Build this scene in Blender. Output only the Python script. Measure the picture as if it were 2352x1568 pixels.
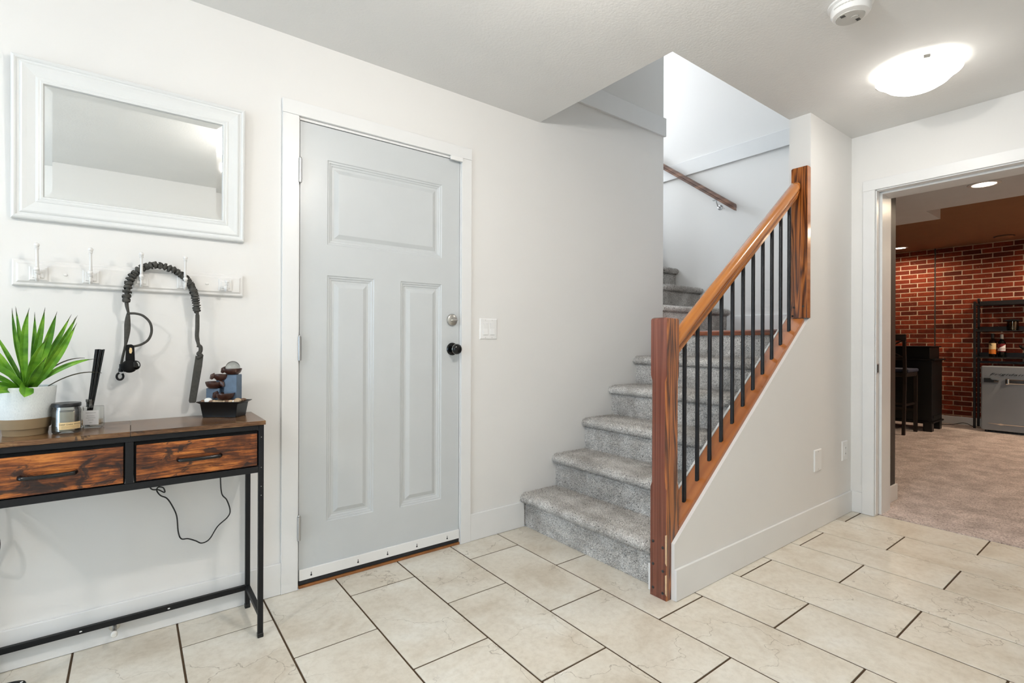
import bpy, bmesh, math, random
import numpy as np
from mathutils import Matrix, Vector

random.seed(7)
rng = np.random.default_rng(7)
for o in list(bpy.data.objects):
    bpy.data.objects.remove(o, do_unlink=True)
SC = bpy.context.scene
COL = SC.collection
R = math.radians

# ------------------------------------------------------------------ camera
YAW, PITCH, ROLL = R(52.813), R(0.033), R(0.2125)
fwd = Vector((math.cos(YAW) * math.cos(PITCH), math.sin(YAW) * math.cos(PITCH), math.sin(PITCH)))
rgt = Vector((math.sin(YAW), -math.cos(YAW), 0.0))
upv = rgt.cross(fwd)
cr = math.cos(ROLL) * rgt + math.sin(ROLL) * upv
cu = -math.sin(ROLL) * rgt + math.cos(ROLL) * upv
cam_data = bpy.data.cameras.new('camera')
cam_data.sensor_width = 36.0
cam_data.lens = 36.0 * 1153.73 / 2352.0
cam_data.clip_start = 0.02
cam = bpy.data.objects.new('camera', cam_data)
COL.objects.link(cam)
mw = Matrix.Identity(4)
for i in range(3):
    mw[i][0], mw[i][1], mw[i][2] = cr[i], cu[i], -fwd[i]
mw[0][3], mw[1][3], mw[2][3] = 0.0, 0.0, 1.098
cam.matrix_world = mw
SC.camera = cam

# ------------------------------------------------------------------ world, daylight, exposure
SC.view_settings.view_transform = 'Standard'
SC.view_settings.look = 'None'
SC.view_settings.gamma = 1.0
SC.view_settings.use_curve_mapping = False
SC.view_settings.exposure = -0.27
SC.cycles.use_denoising = True
SC.cycles.max_bounces = 6
SC.cycles.diffuse_bounces = 4
SC.cycles.glossy_bounces = 3
SC.cycles.transmission_bounces = 6
SC.cycles.use_adaptive_sampling = True
SC.cycles.adaptive_threshold = 0.08
SC.cycles.adaptive_min_samples = 12
SC.cycles.sample_clamp_indirect = 6.0
SC.cycles.caustics_reflective = False
SC.cycles.caustics_refractive = False
w = bpy.data.worlds.new('sky')
SC.world = w
w.use_nodes = True
w.node_tree.nodes['Background'].inputs[0].default_value = (0.62, 0.80, 1.0, 1)
w.node_tree.nodes['Background'].inputs[1].default_value = 1.0

def area_light(name, loc, rot, sx, sy, energy, color):
    d = bpy.data.lights.new(name, 'AREA')
    d.shape = 'RECTANGLE'; d.size = sx; d.size_y = sy
    d.energy = energy; d.color = color
    o = bpy.data.objects.new(name, d); COL.objects.link(o)
    o.location = loc; o.rotation_euler = rot
    return o
# daylight through the glazed door at the left end of the hall, and through the window upstairs
area_light('daylight_hall', (-3.45, 0.75, 1.08), (0, R(-90), 0), 2.0, 2.2, 84.0, (0.61, 0.805, 1.0))
area_light('daylight_upstairs', (3.0, 5.75, 4.1), (R(-90), 0, 0), 2.2, 1.7, 245.0, (0.86, 0.93, 1.0))
LAMP_W = 41.0
LAMP_COL = (1.0, 0.945, 0.885)
POT_COL = (1.0, 0.79, 0.57)

# ------------------------------------------------------------------ colour and node helpers
def S(r, g, b):
    f = lambda c: (c / 255 / 12.92) if c / 255 <= 0.04045 else ((c / 255 + 0.055) / 1.055) ** 2.4
    return (f(r), f(g), f(b), 1.0)

def new_mat(name):
    m = bpy.data.materials.new(name); m.use_nodes = True
    nt = m.node_tree
    return m, nt, nt.nodes['Principled BSDF']

def setp(b, rough=0.5, metal=0.0, spec=0.5, coat=0.0, coat_r=0.1):
    b.inputs['Roughness'].default_value = rough
    b.inputs['Metallic'].default_value = metal
    b.inputs['Specular IOR Level'].default_value = spec
    b.inputs['Coat Weight'].default_value = coat
    b.inputs['Coat Roughness'].default_value = coat_r

def N(nt, t, **kw):
    n = nt.nodes.new(t)
    for k, v in kw.items():
        if hasattr(n, k): setattr(n, k, v)
        else: n.inputs[k.replace('_', ' ')].default_value = v
    return n

def L(nt, a, b): nt.links.new(a, b)

def ramp(nt, stops, interp='LINEAR'):
    n = nt.nodes.new('ShaderNodeValToRGB'); e = n.color_ramp.elements
    n.color_ramp.interpolation = interp
    while len(e) < len(stops): e.new(0.5)
    for k, (p, c) in enumerate(stops):
        e[k].position = p; e[k].color = c
    return n

def bump(nt, b, height, strength, dist):
    n = nt.nodes.new('ShaderNodeBump')
    n.inputs['Strength'].default_value = strength; n.inputs['Distance'].default_value = dist
    L(nt, height, n.inputs['Height']); L(nt, n.outputs[0], b.inputs['Normal'])

def coords(nt, scale=(1, 1, 1), rnd=0.0):
    tc = nt.nodes.new('ShaderNodeTexCoord')
    mp = nt.nodes.new('ShaderNodeMapping'); mp.inputs['Scale'].default_value = scale
    if rnd:
        oi = nt.nodes.new('ShaderNodeObjectInfo')
        mul = N(nt, 'ShaderNodeVectorMath', operation='MULTIPLY_ADD')
        mul.inputs[0].default_value = (1, 1, 1)
        cx = nt.nodes.new('ShaderNodeCombineXYZ')
        for k, f in enumerate((rnd, rnd * 1.7, rnd * 0.6)):
            mm = N(nt, 'ShaderNodeMath', operation='MULTIPLY'); mm.inputs[1].default_value = f
            L(nt, oi.outputs['Random'], mm.inputs[0]); L(nt, mm.outputs[0], cx.inputs[k])
        ad = N(nt, 'ShaderNodeVectorMath', operation='ADD')
        L(nt, tc.outputs['Object'], ad.inputs[0]); L(nt, cx.outputs[0], ad.inputs[1])
        L(nt, ad.outputs[0], mp.inputs['Vector'])
    else:
        L(nt, tc.outputs['Object'], mp.inputs['Vector'])
    return mp.outputs[0]

def noise(nt, vec, scale, detail=3.0, rough=0.5, dist=0.0):
    n = nt.nodes.new('ShaderNodeTexNoise')
    n.inputs['Scale'].default_value = scale; n.inputs['Detail'].default_value = detail
    n.inputs['Roughness'].default_value = rough; n.inputs['Distortion'].default_value = dist
    L(nt, vec, n.inputs['Vector'])
    return n.outputs['Fac']

def math_(nt, op, a, bv=None, b=None):
    n = N(nt, 'ShaderNodeMath', operation=op)
    L(nt, a, n.inputs[0])
    if b is not None: L(nt, b, n.inputs[1])
    elif bv is not None: n.inputs[1].default_value = bv
    return n.outputs[0]

def mixc(nt, fac, a, b, blend='MIX'):
    n = N(nt, 'ShaderNodeMix', data_type='RGBA', blend_type=blend)
    if isinstance(fac, float): n.inputs[0].default_value = fac
    else: L(nt, fac, n.inputs[0])
    for k, v in ((6, a), (7, b)):
        if isinstance(v, tuple): n.inputs[k].default_value = v
        else: L(nt, v, n.inputs[k])
    return n.outputs[2]

M = {}
def plain(name, col, rough=0.5, metal=0.0, spec=0.5, coat=0.0, var=0.04, scale=8.0, bmp=0.0, bscale=200.0, bdist=0.001):
    m, nt, b = new_mat(name); setp(b, rough, metal, spec, coat)
    v = coords(nt)
    n = noise(nt, v, scale, 3)
    d = tuple(c * (1 - var) for c in col[:3]) + (1,); u = tuple(min(1, c * (1 + var)) for c in col[:3]) + (1,)
    r = ramp(nt, [(0.3, d), (0.7, u)]); L(nt, n, r.inputs[0]); L(nt, r.outputs[0], b.inputs['Base Color'])
    if bmp:
        h = noise(nt, v, bscale, 4); bump(nt, b, h, bmp, bdist)
    M[name] = m
    return m

def emit(name, col, strength):
    m, nt, b = new_mat(name)
    b.inputs['Base Color'].default_value = (0.9, 0.9, 0.88, 1)
    b.inputs['Emission Color'].default_value = col
    b.inputs['Emission Strength'].default_value = strength
    M[name] = m

# ------------------------------------------------------------------ materials
plain('wall_paint', (0.80, 0.792, 0.772, 1), 0.6, var=0.012, scale=1.5, bmp=0.08, bscale=260, bdist=0.0008)
plain('trim_paint', (0.80, 0.805, 0.80, 1), 0.35, var=0.01, bmp=0.03, bscale=60, bdist=0.0006)
plain('door_paint', (0.585, 0.612, 0.622, 1), 0.32, var=0.01, bmp=0.03, bscale=80, bdist=0.0005)
plain('ceiling_paint', (0.78, 0.777, 0.762, 1), 0.85, spec=0.2, var=0.015, scale=3, bmp=0.35, bscale=95, bdist=0.003)
plain('bar_dark_paint', S(34, 32, 30), 0.5, var=0.05)
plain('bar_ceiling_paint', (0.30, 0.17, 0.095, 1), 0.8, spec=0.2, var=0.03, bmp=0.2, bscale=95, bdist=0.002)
plain('frame_white', (0.76, 0.775, 0.77, 1), 0.35, var=0.01)
plain('hook_white', (0.80, 0.79, 0.77, 1), 0.28, var=0.01)
plain('plastic_white', (0.85, 0.85, 0.84, 1), 0.3, var=0.005)
plain('plastic_grey', (0.55, 0.54, 0.51, 1), 0.5, var=0.02)
plain('slot_dark', (0.03, 0.03, 0.03, 1), 0.7)
plain('black_metal', S(17, 18, 21), 0.5, spec=0.35, var=0.08)
plain('baluster_metal', S(30, 31, 35), 0.3, metal=0.3, var=0.05)
plain('black_plastic', S(12, 15, 17), 0.36, var=0.08)
plain('black_gloss', S(7, 9, 11), 0.2, var=0.02)
plain('black_fabric', S(26, 26, 26), 0.9, spec=0.2, var=0.15, scale=60, bmp=0.4, bscale=900, bdist=0.001)
plain('leash_fabric', S(76, 75, 71), 0.85, spec=0.25, var=0.16, scale=120, bmp=0.5, bscale=1200, bdist=0.001)
plain('black_cord', S(24, 23, 22), 0.45, var=0.05)
plain('steel', (0.56, 0.55, 0.52, 1), 0.28, metal=1.0, var=0.04)
plain('hinge_steel', (0.50, 0.50, 0.50, 1), 0.35, metal=1.0, var=0.05)
plain('chrome', (0.85, 0.83, 0.78, 1), 0.12, metal=1.0, var=0.02)
plain('white_rubber', (0.75, 0.74, 0.70, 1), 0.6)
plain('gasket', (0.015, 0.016, 0.02, 1), 0.6)
plain('grout', S(82, 66, 50), 0.9, spec=0.2, var=0.12, scale=40, bmp=0.4, bscale=400)
plain('mortar', S(206, 182, 158), 0.9, spec=0.2, var=0.10, scale=30, bmp=0.5, bscale=250)
plain('mirror_glass', (0.86, 0.87, 0.86, 1), 0.015, metal=1.0, var=0.0)
plain('pot_tan', S(148, 128, 98), 0.55, var=0.06)
plain('soil', S(40, 32, 26), 0.95, var=0.3, scale=60)
plain('wax', S(222, 218, 196), 0.6, var=0.04)
plain('paper_white', S(238, 238, 238), 0.6, var=0.01)
plain('paper_cream', S(226, 200, 150), 0.6, var=0.02)
plain('paper_orange', S(200, 110, 30), 0.6, var=0.2, scale=50)
plain('paper_red', S(120, 20, 26), 0.6, var=0.05)
plain('ink', S(40, 34, 30), 0.7)
plain('ink_line', S(150, 120, 70), 0.7)
plain('bowl_brown', S(62, 36, 28), 0.28, var=0.12, scale=30)
plain('slate_blue', S(84, 102, 122), 0.45, var=0.14, scale=35)
plain('pebble_white', S(236, 236, 232), 0.4, var=0.03)
plain('pebble_tan', S(190, 166, 136), 0.5, var=0.12, scale=80)
plain('pebble_brown', S(120, 92, 70), 0.5, var=0.15, scale=80)
plain('fridge_grey', S(134, 141, 148), 0.3, var=0.02)
plain('cabinet_black', S(9, 8, 8), 0.4, var=0.1)
plain('stool_wood', S(34, 24, 18), 0.4, var=0.15, scale=14)
plain('stool_cushion', S(40, 46, 66), 0.7, var=0.06)
plain('rack_metal', S(26, 22, 20), 0.45, var=0.08)
plain('bottle_glass', S(24, 14, 10), 0.08, var=0.05)
plain('bottle_green', S(10, 16, 14), 0.08, var=0.05)
plain('splinter', S(214, 180, 142), 0.7, var=0.08, scale=60)
plain('threshold_wood', S(150, 96, 50), 0.45, var=0.18, scale=20)
plain('leaf_dry', S(62, 58, 40), 0.6, var=0.2, scale=40)
emit('lamp_glass', (1.0, 0.955, 0.89, 1), 25.0)
emit('lamp_rim', (1.0, 0.96, 0.90, 1), 6.0)
plain('bulkhead_paint', (0.72, 0.745, 0.765, 1), 0.85, spec=0.2, var=0.015)
emit('pot_glow', (1.0, 0.85, 0.66, 1), 14.0)

def glass(name, col=(1, 1, 1, 1), rough=0.02, ior=1.45):
    m, nt, b = new_mat(name)
    b.inputs['Base Color'].default_value = col
    b.inputs['Transmission Weight'].default_value = 1.0
    b.inputs['Roughness'].default_value = rough; b.inputs['IOR'].default_value = ior
    M[name] = m
glass('clear_glass', (0.96, 0.98, 0.96, 1))
glass('crackle_glass', (0.62, 0.64, 0.62, 1), 0.16)
glass('jar_glass', (0.80, 0.78, 0.70, 1), 0.05)
# window pane: thin, lets the daylight through
m, nt, b = new_mat('pane_glass')
tr = nt.nodes.new('ShaderNodeBsdfTransparent'); gl = nt.nodes.new('ShaderNodeBsdfGlossy'); mx = nt.nodes.new('ShaderNodeMixShader')
gl.inputs['Roughness'].default_value = 0.02; mx.inputs[0].default_value = 0.06
L(nt, tr.outputs[0], mx.inputs[1]); L(nt, gl.outputs[0], mx.inputs[2]); L(nt, mx.outputs[0], nt.nodes['Material Output'].inputs[0])
M['pane_glass'] = m

def thin_glass(name, tint, refl=0.10):
    m, nt, b = new_mat(name)
    tr = nt.nodes.new('ShaderNodeBsdfTransparent'); gl = nt.nodes.new('ShaderNodeBsdfGlossy'); mx = nt.nodes.new('ShaderNodeMixShader')
    lw = nt.nodes.new('ShaderNodeLayerWeight'); lw.inputs[0].default_value = 0.42
    tr.inputs[0].default_value = tint; gl.inputs['Roughness'].default_value = 0.04
    f = math_(nt, 'MULTIPLY', lw.outputs['Fresnel'], 0.9); f = math_(nt, 'ADD', f, refl * 0.4)
    L(nt, f, mx.inputs[0]); L(nt, tr.outputs[0], mx.inputs[1]); L(nt, gl.outputs[0], mx.inputs[2]); L(nt, mx.outputs[0], nt.nodes['Material Output'].inputs[0])
    M[name] = m
thin_glass('jar_clear', (0.95, 0.96, 0.94, 1))
thin_glass('oil_tint', (0.86, 0.74, 0.60, 1))
thin_glass('amber_clear', (0.82, 0.74, 0.58, 1))

def make_tile():
    m, nt, b = new_mat('stone_tile'); setp(b, 0.34, spec=0.45)
    v = coords(nt, rnd=37.0)
    n1 = noise(nt, v, 3.2, 6, 0.6, 0.6)
    r1 = ramp(nt, [(0.30, S(206, 196, 179)), (0.46, S(220, 213, 199)), (0.58, S(227, 222, 210)), (0.75, S(232, 230, 222))])
    L(nt, n1, r1.inputs[0])
    n2 = noise(nt, v, 40.0, 4, 0.7)
    r2 = ramp(nt, [(0.32, (0.86, 0.845, 0.82, 1)), (0.58, (1, 1, 1, 1))]); L(nt, n2, r2.inputs[0])
    c = mixc(nt, 0.8, r1.outputs[0], r2.outputs[0], 'MULTIPLY')
    # hairline veins, kept to a few places
    vd = nt.nodes.new('ShaderNodeTexVoronoi'); vd.feature = 'DISTANCE_TO_EDGE'; vd.inputs['Scale'].default_value = 3.1
    nd = nt.nodes.new('ShaderNodeTexNoise'); nd.inputs['Scale'].default_value = 6.0; nd.inputs['Detail'].default_value = 6
    L(nt, v, nd.inputs['Vector'])
    ad = N(nt, 'ShaderNodeVectorMath', operation='MULTIPLY_ADD'); ad.inputs[1].default_value = (0.30, 0.30, 0.30)
    L(nt, nd.outputs['Color'], ad.inputs[0]); L(nt, v, ad.inputs[2]); L(nt, ad.outputs[0], vd.inputs['Vector'])
    vr = ramp(nt, [(0.0, (1, 1, 1, 1)), (0.007, (0, 0, 0, 1))]); L(nt, vd.outputs['Distance'], vr.inputs[0])
    mk = ramp(nt, [(0.46, (0, 0, 0, 1)), (0.58, (1, 1, 1, 1))]); L(nt, noise(nt, v, 2.3, 2), mk.inputs[0])
    fac = math_(nt, 'MULTIPLY', vr.outputs[0], b=mk.outputs[0])
    fac = math_(nt, 'MULTIPLY', fac, 0.65)
    c = mixc(nt, fac, c, S(126, 112, 92))
    L(nt, c, b.inputs['Base Color'])
    h = math_(nt, 'SUBTRACT', n2, b=vr.outputs[0])
    bump(nt, b, h, 0.10, 0.0012)
    M['stone_tile'] = m
make_tile()

def make_carpet(name, dark, mid, light, sc=160.0):
    m, nt, b = new_mat(name); setp(b, 0.95, spec=0.1)
    b.inputs['Sheen Weight'].default_value = 0.25
    v = coords(nt)
    n1 = noise(nt, v, sc, 2, 0.7)
    n2 = noise(nt, v, 6.0, 3, 0.6)
    r1 = ramp(nt, [(0.30, dark), (0.42, mid), (0.62, light)]); L(nt, n1, r1.inputs[0])
    r2 = ramp(nt, [(0.36, (0.66, 0.645, 0.63, 1)), (0.62, (1, 1, 1, 1))]); L(nt, n2, r2.inputs[0])
    c = mixc(nt, 1.0, r1.outputs[0], r2.outputs[0], 'MULTIPLY')
    L(nt, c, b.inputs['Base Color'])
    bump(nt, b, n1, 0.6, 0.004)
    M[name] = m
make_carpet('stair_carpet', S(84, 81, 80), S(206, 202, 197), S(252, 249, 245))
make_carpet('bar_carpet', S(120, 104, 98), S(192, 176, 170), S(226, 212, 206), 120.0)

def make_wood(name, stops, stretch, scale, rings, rough, coat, rnd=0.0, fine=0.35):
    """contour-line grain: a noise stretched along the board, folded into rings"""
    m, nt, b = new_mat(name); setp(b, rough, coat=coat, coat_r=0.12)
    v = coords(nt, stretch, rnd)
    n1 = noise(nt, v, scale, 2, 0.45, 0.25)
    f = math_(nt, 'MULTIPLY', n1, rings)
    f = math_(nt, 'PINGPONG', f, 1.0)
    r1 = ramp(nt, stops); L(nt, f, r1.inputs[0])
    n2 = noise(nt, v, scale * 9, 5, 0.7)
    r2 = ramp(nt, [(0.3, (0.62, 0.58, 0.55, 1)), (0.62, (1, 1, 1, 1))]); L(nt, n2, r2.inputs[0])
    c = mixc(nt, fine, r1.outputs[0], r2.outputs[0], 'MULTIPLY')
    L(nt, c, b.inputs['Base Color'])
    bump(nt, b, n2, 0.08, 0.001)
    M[name] = m
make_wood('fir_flat', [(0.0, S(72, 36, 16)), (0.25, S(104, 54, 22)), (0.55, S(150, 84, 34)), (1.0, S(180, 108, 48))], (1, 1, 0.07), 22.0, 15.0, 0.30, 0.5, 5.0)
make_wood('fir_quarter', [(0.0, S(98, 50, 36)), (0.5, S(116, 62, 46)), (1.0, S(130, 74, 56))], (1, 1, 0.015), 26.0, 12.0, 0.26, 0.6, 5.0, 0.25)
make_wood('fir_rail', [(0.0, S(146, 84, 34)), (0.4, S(178, 108, 46)), (1.0, S(198, 126, 58))], (0.05, 1, 1), 18.0, 6.0, 0.24, 0.6, 3.0, 0.2)
make_wood('fir_sill', [(0.0, S(158, 90, 40)), (0.5, S(180, 108, 52)), (1.0, S(190, 120, 62))], (0.05, 1, 1), 14.0, 4.0, 0.28, 0.5, 3.0, 0.2)
make_wood('wall_rail_wood', [(0.0, S(84, 56, 44)), (0.5, S(118, 84, 66)), (1.0, S(142, 106, 84))], (1, 0.06, 1), 14.0, 5.0, 0.3, 0.4)
make_wood('nosing_wood', [(0.0, S(70, 30, 18)), (0.5, S(122, 60, 34)), (1.0, S(150, 84, 50))], (1, 0.1, 1), 12.0, 9.0, 0.35, 0.3)

def make_rustic(name, rnd, stops, knot, rough, knots=0.55):
    m, nt, b = new_mat(name); setp(b, rough, spec=0.5)
    vs = coords(nt, (0.07, 1, 1), rnd)
    vb = coords(nt, (0.55, 1, 1), rnd)
    n1 = noise(nt, vs, 120.0, 6, 0.75, 0.6)
    n3 = noise(nt, vb, 9.0, 4, 0.6, 0.8)
    f = math_(nt, 'MULTIPLY', n3, 0.55); f = math_(nt, 'ADD', f, b=math_(nt, 'MULTIPLY', n1, 0.85)); f = math_(nt, 'SUBTRACT', f, 0.20)
    r1 = ramp(nt, stops); L(nt, f, r1.inputs[0])
    n2 = noise(nt, vb, 21.0, 5, 0.62, 1.1)
    k2 = ramp(nt, [(knots, (0, 0, 0, 1)), (knots + 0.06, (1, 1, 1, 1))]); L(nt, n2, k2.inputs[0])
    fk = math_(nt, 'MULTIPLY', k2.outputs[0], 0.85)
    c = mixc(nt, fk, r1.outputs[0], knot)
    L(nt, c, b.inputs['Base Color'])
    bump(nt, b, n1, 0.15, 0.001)
    M[name] = m
make_rustic('rustic_front', 9.0, [(0.36, S(48, 22, 9)), (0.46, S(98, 50, 20)), (0.54, S(148, 82, 33)), (0.66, S(206, 128, 58))], S(30, 21, 20), 0.38, 0.555)
make_rustic('rustic_top', 4.0, [(0.33, S(56, 36, 22)), (0.45, S(92, 62, 38)), (0.55, S(116, 84, 54)), (0.68, S(146, 112, 74))], S(48, 36, 28), 0.22, 0.58)
def make_brick():
    m, nt, b = new_mat('brick_clay'); setp(b, 0.8, spec=0.25)
    v = coords(nt, rnd=21.0)
    oi = nt.nodes.new('ShaderNodeObjectInfo')
    r0 = ramp(nt, [(0.0, S(98, 40, 26)), (0.3, S(134, 54, 32)), (0.7, S(148, 62, 36)), (1.0, S(114, 44, 28))]); L(nt, oi.outputs['Random'], r0.inputs[0])
    n1 = noise(nt, v, 22.0, 5, 0.65)
    r1 = ramp(nt, [(0.3, (0.72, 0.70, 0.68, 1)), (0.65, (1.05, 1.03, 1.0, 1))]); L(nt, n1, r1.inputs[0])
    c = mixc(nt, 1.0, r0.outputs[0], r1.outputs[0], 'MULTIPLY')
    n2 = noise(nt, v, 90.0, 2, 0.5)
    r2 = ramp(nt, [(0.70, (0, 0, 0, 1)), (0.76, (1, 1, 1, 1))]); L(nt, n2, r2.inputs[0])
    c = mixc(nt, r2.outputs[0], c, S(196, 170, 148))
    L(nt, c, b.inputs['Base Color'])
    bump(nt, b, n1, 0.5, 0.004)
    M['brick_clay'] = m
make_brick()

def make_leaf():
    m, nt, b = new_mat('leaf_green'); setp(b, 0.38, spec=0.45)
    v = coords(nt)
    n1 = noise(nt, v, 25.0, 3)
    r = ramp(nt, [(0.3, S(58, 112, 24)), (0.5, S(96, 154, 38)), (0.7, S(136, 186, 58))]); L(nt, n1, r.inputs[0])
    L(nt, r.outputs[0], b.inputs['Base Color'])
    b.inputs['Transmission Weight'].default_value = 0.0
    M['leaf_green'] = m
make_leaf()

def make_speckle():
    m, nt, b = new_mat('pot_white'); setp(b, 0.5)
    v = coords(nt, (1, 1, 0.4))
    n1 = noise(nt, v, 420.0, 2)
    r = ramp(nt, [(0.24, S(170, 172, 168)), (0.28, S(214, 220, 220)), (0.8, S(228, 233, 232))]); L(nt, n1, r.inputs[0])
    L(nt, r.outputs[0], b.inputs['Base Color']); M['pot_white'] = m
make_speckle()

# ------------------------------------------------------------------ mesh builder
def wloc(o):
    v = Vector((0, 0, 0))
    while o is not None:
        v += o.location; o = o.parent
    return v

class B:
    def __init__(s): s.v = []; s.f = []
    def add(s, vs, fs):
        n = len(s.v); s.v += [tuple(p) for p in vs]; s.f += [tuple(i + n for i in f) for f in fs]; return s
    def box(s, x0, x1, y0, y1, z0, z1):
        return s.add([(x0, y0, z0), (x1, y0, z0), (x1, y1, z0), (x0, y1, z0), (x0, y0, z1), (x1, y0, z1), (x1, y1, z1), (x0, y1, z1)],
                     [(0, 3, 2, 1), (4, 5, 6, 7), (0, 1, 5, 4), (1, 2, 6, 5), (2, 3, 7, 6), (3, 0, 4, 7)])
    def prism(s, poly, a, b, axis):
        mk = {'x': lambda p, t: (t, p[0], p[1]), 'y': lambda p, t: (p[0], t, p[1]), 'z': lambda p, t: (p[0], p[1], t)}[axis]
        n = len(poly)
        vs = [mk(p, a) for p in poly] + [mk(p, b) for p in poly]
        fs = [tuple(range(n)), tuple(range(2 * n - 1, n - 1, -1))] + [(i, (i + 1) % n, n + (i + 1) % n, n + i) for i in range(n)]
        return s.add(vs, fs)
    def tube(s, pts, r, n=10, caps=True, flat=1.0, up=None):
        pts = [Vector(p) for p in pts]; k = len(pts)
        rr = r if isinstance(r, (list, tuple)) else [r] * k
        t0 = (pts[1] - pts[0]).normalized()
        a = Vector(up) if up is not None else (Vector((0, 0, 1)) if abs(t0.z) < 0.9 else Vector((1, 0, 0)))
        a = (a - t0 * a.dot(t0)).normalized()
        vs = []
        for i, p in enumerate(pts):
            t = (pts[min(i + 1, k - 1)] - pts[max(i - 1, 0)]).normalized()
            a = (a - t * a.dot(t)).normalized(); c = t.cross(a)
            for j in range(n):
                g = 2 * math.pi * j / n
                vs.append(p + a * (rr[i] * math.cos(g)) + c * (rr[i] * flat * math.sin(g)))
        fs = [(i * n + j, i * n + (j + 1) % n, (i + 1) * n + (j + 1) % n, (i + 1) * n + j) for i in range(k - 1) for j in range(n)]
        if caps: fs += [tuple(range(n - 1, -1, -1)), tuple(range((k - 1) * n, k * n))]
        return s.add(vs, fs)
    def cyl(s, p0, p1, r, n=20): return s.tube([p0, p1], r, n)
    def lathe(s, prof, o=(0, 0, 0), n=32, d=(0, 0, 1)):
        d = Vector(d).normalized(); a = Vector((1, 0, 0)) if abs(d.x) < 0.9 else Vector((0, 1, 0))
        a = (a - d * a.dot(d)).normalized(); c = d.cross(a); o = Vector(o)
        vs = []
        for (r, z) in prof:
            for j in range(n):
                g = 2 * math.pi * j / n
                vs.append(o + d * z + (a * math.cos(g) + c * math.sin(g)) * r)
        k = len(prof)
        fs = [(i * n + j, i * n + (j + 1) % n, (i + 1) * n + (j + 1) % n, (i + 1) * n + j) for i in range(k - 1) for j in range(n)]
        if prof[0][0] > 1e-6: fs.append(tuple(range(n - 1, -1, -1)))
        if prof[-1][0] > 1e-6: fs.append(tuple(range((k - 1) * n, k * n)))
        return s.add(vs, fs)
    def ball(s, c, r, n=14, sq=(1, 1, 1)):
        prof = [(max(1e-7, r * math.sin(math.pi * i / n)), -r * math.cos(math.pi * i / n)) for i in range(n + 1)]
        b2 = B().lathe(prof, (0, 0, 0), 2 * n)
        return s.add([(c[0] + p[0] * sq[0], c[1] + p[1] * sq[1], c[2] + p[2] * sq[2]) for p in b2.v], b2.f)
    def rings(s, x0, x1, z0, z1, prof, ysurf, sgn=-1.0, cap=True):
        """nested rectangles in a wall plane: prof = (inset, height out of the plane)"""
        vs, fs = [], []
        for (i, h) in prof:
            y = ysurf + sgn * h
            vs += [(x0 + i, y, z0 + i), (x1 - i, y, z0 + i), (x1 - i, y, z1 - i), (x0 + i, y, z1 - i)]
        k = len(prof)
        for i in range(k - 1):
            for j in range(4): fs.append((i * 4 + j, i * 4 + (j + 1) % 4, (i + 1) * 4 + (j + 1) % 4, (i + 1) * 4 + j))
        if cap: fs.append(tuple(range((k - 1) * 4, k * 4)))
        return s.add(vs, fs)
    def rotz(s, ang, c):
        ca, sa = math.cos(ang), math.sin(ang)
        s.v = [(c[0] + (x - c[0]) * ca - (y - c[1]) * sa, c[1] + (x - c[0]) * sa + (y - c[1]) * ca, z) for (x, y, z) in s.v]; return s
    def xf(s, fn): s.v = [tuple(fn(*p)) for p in s.v]; return s
    def build(s, name, mat, parent=None, bevel=0.0, seg=2, smooth=True, origin=None, recalc=True):
        off = wloc(parent) if parent is not None else Vector((0, 0, 0))
        loc = Vector((0, 0, 0))
        if origin is not None: loc = Vector(origin) - off; off = Vector(origin)
        me = bpy.data.meshes.new(name)
        me.from_pydata([(p[0] - off.x, p[1] - off.y, p[2] - off.z) for p in s.v], [], s.f)
        if recalc:
            bm = bmesh.new(); bm.from_mesh(me); bmesh.ops.recalc_face_normals(bm, faces=bm.faces); bm.to_mesh(me); bm.free()
        me.materials.append(M[mat])
        if smooth and not bevel:
            me.shade_smooth(); me.set_sharp_from_angle(angle=R(38))
        o = bpy.data.objects.new(name, me); COL.objects.link(o)
        o.location = loc
        if parent is not None: o.parent = parent
        if bevel:
            md = o.modifiers.new('bevel', 'BEVEL'); md.width = bevel; md.segments = seg; md.limit_method = 'ANGLE'; md.angle_limit = R(40)
            md.harden_normals = True
            me.shade_smooth(); me.set_sharp_from_angle(angle=R(38))
        return o

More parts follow.
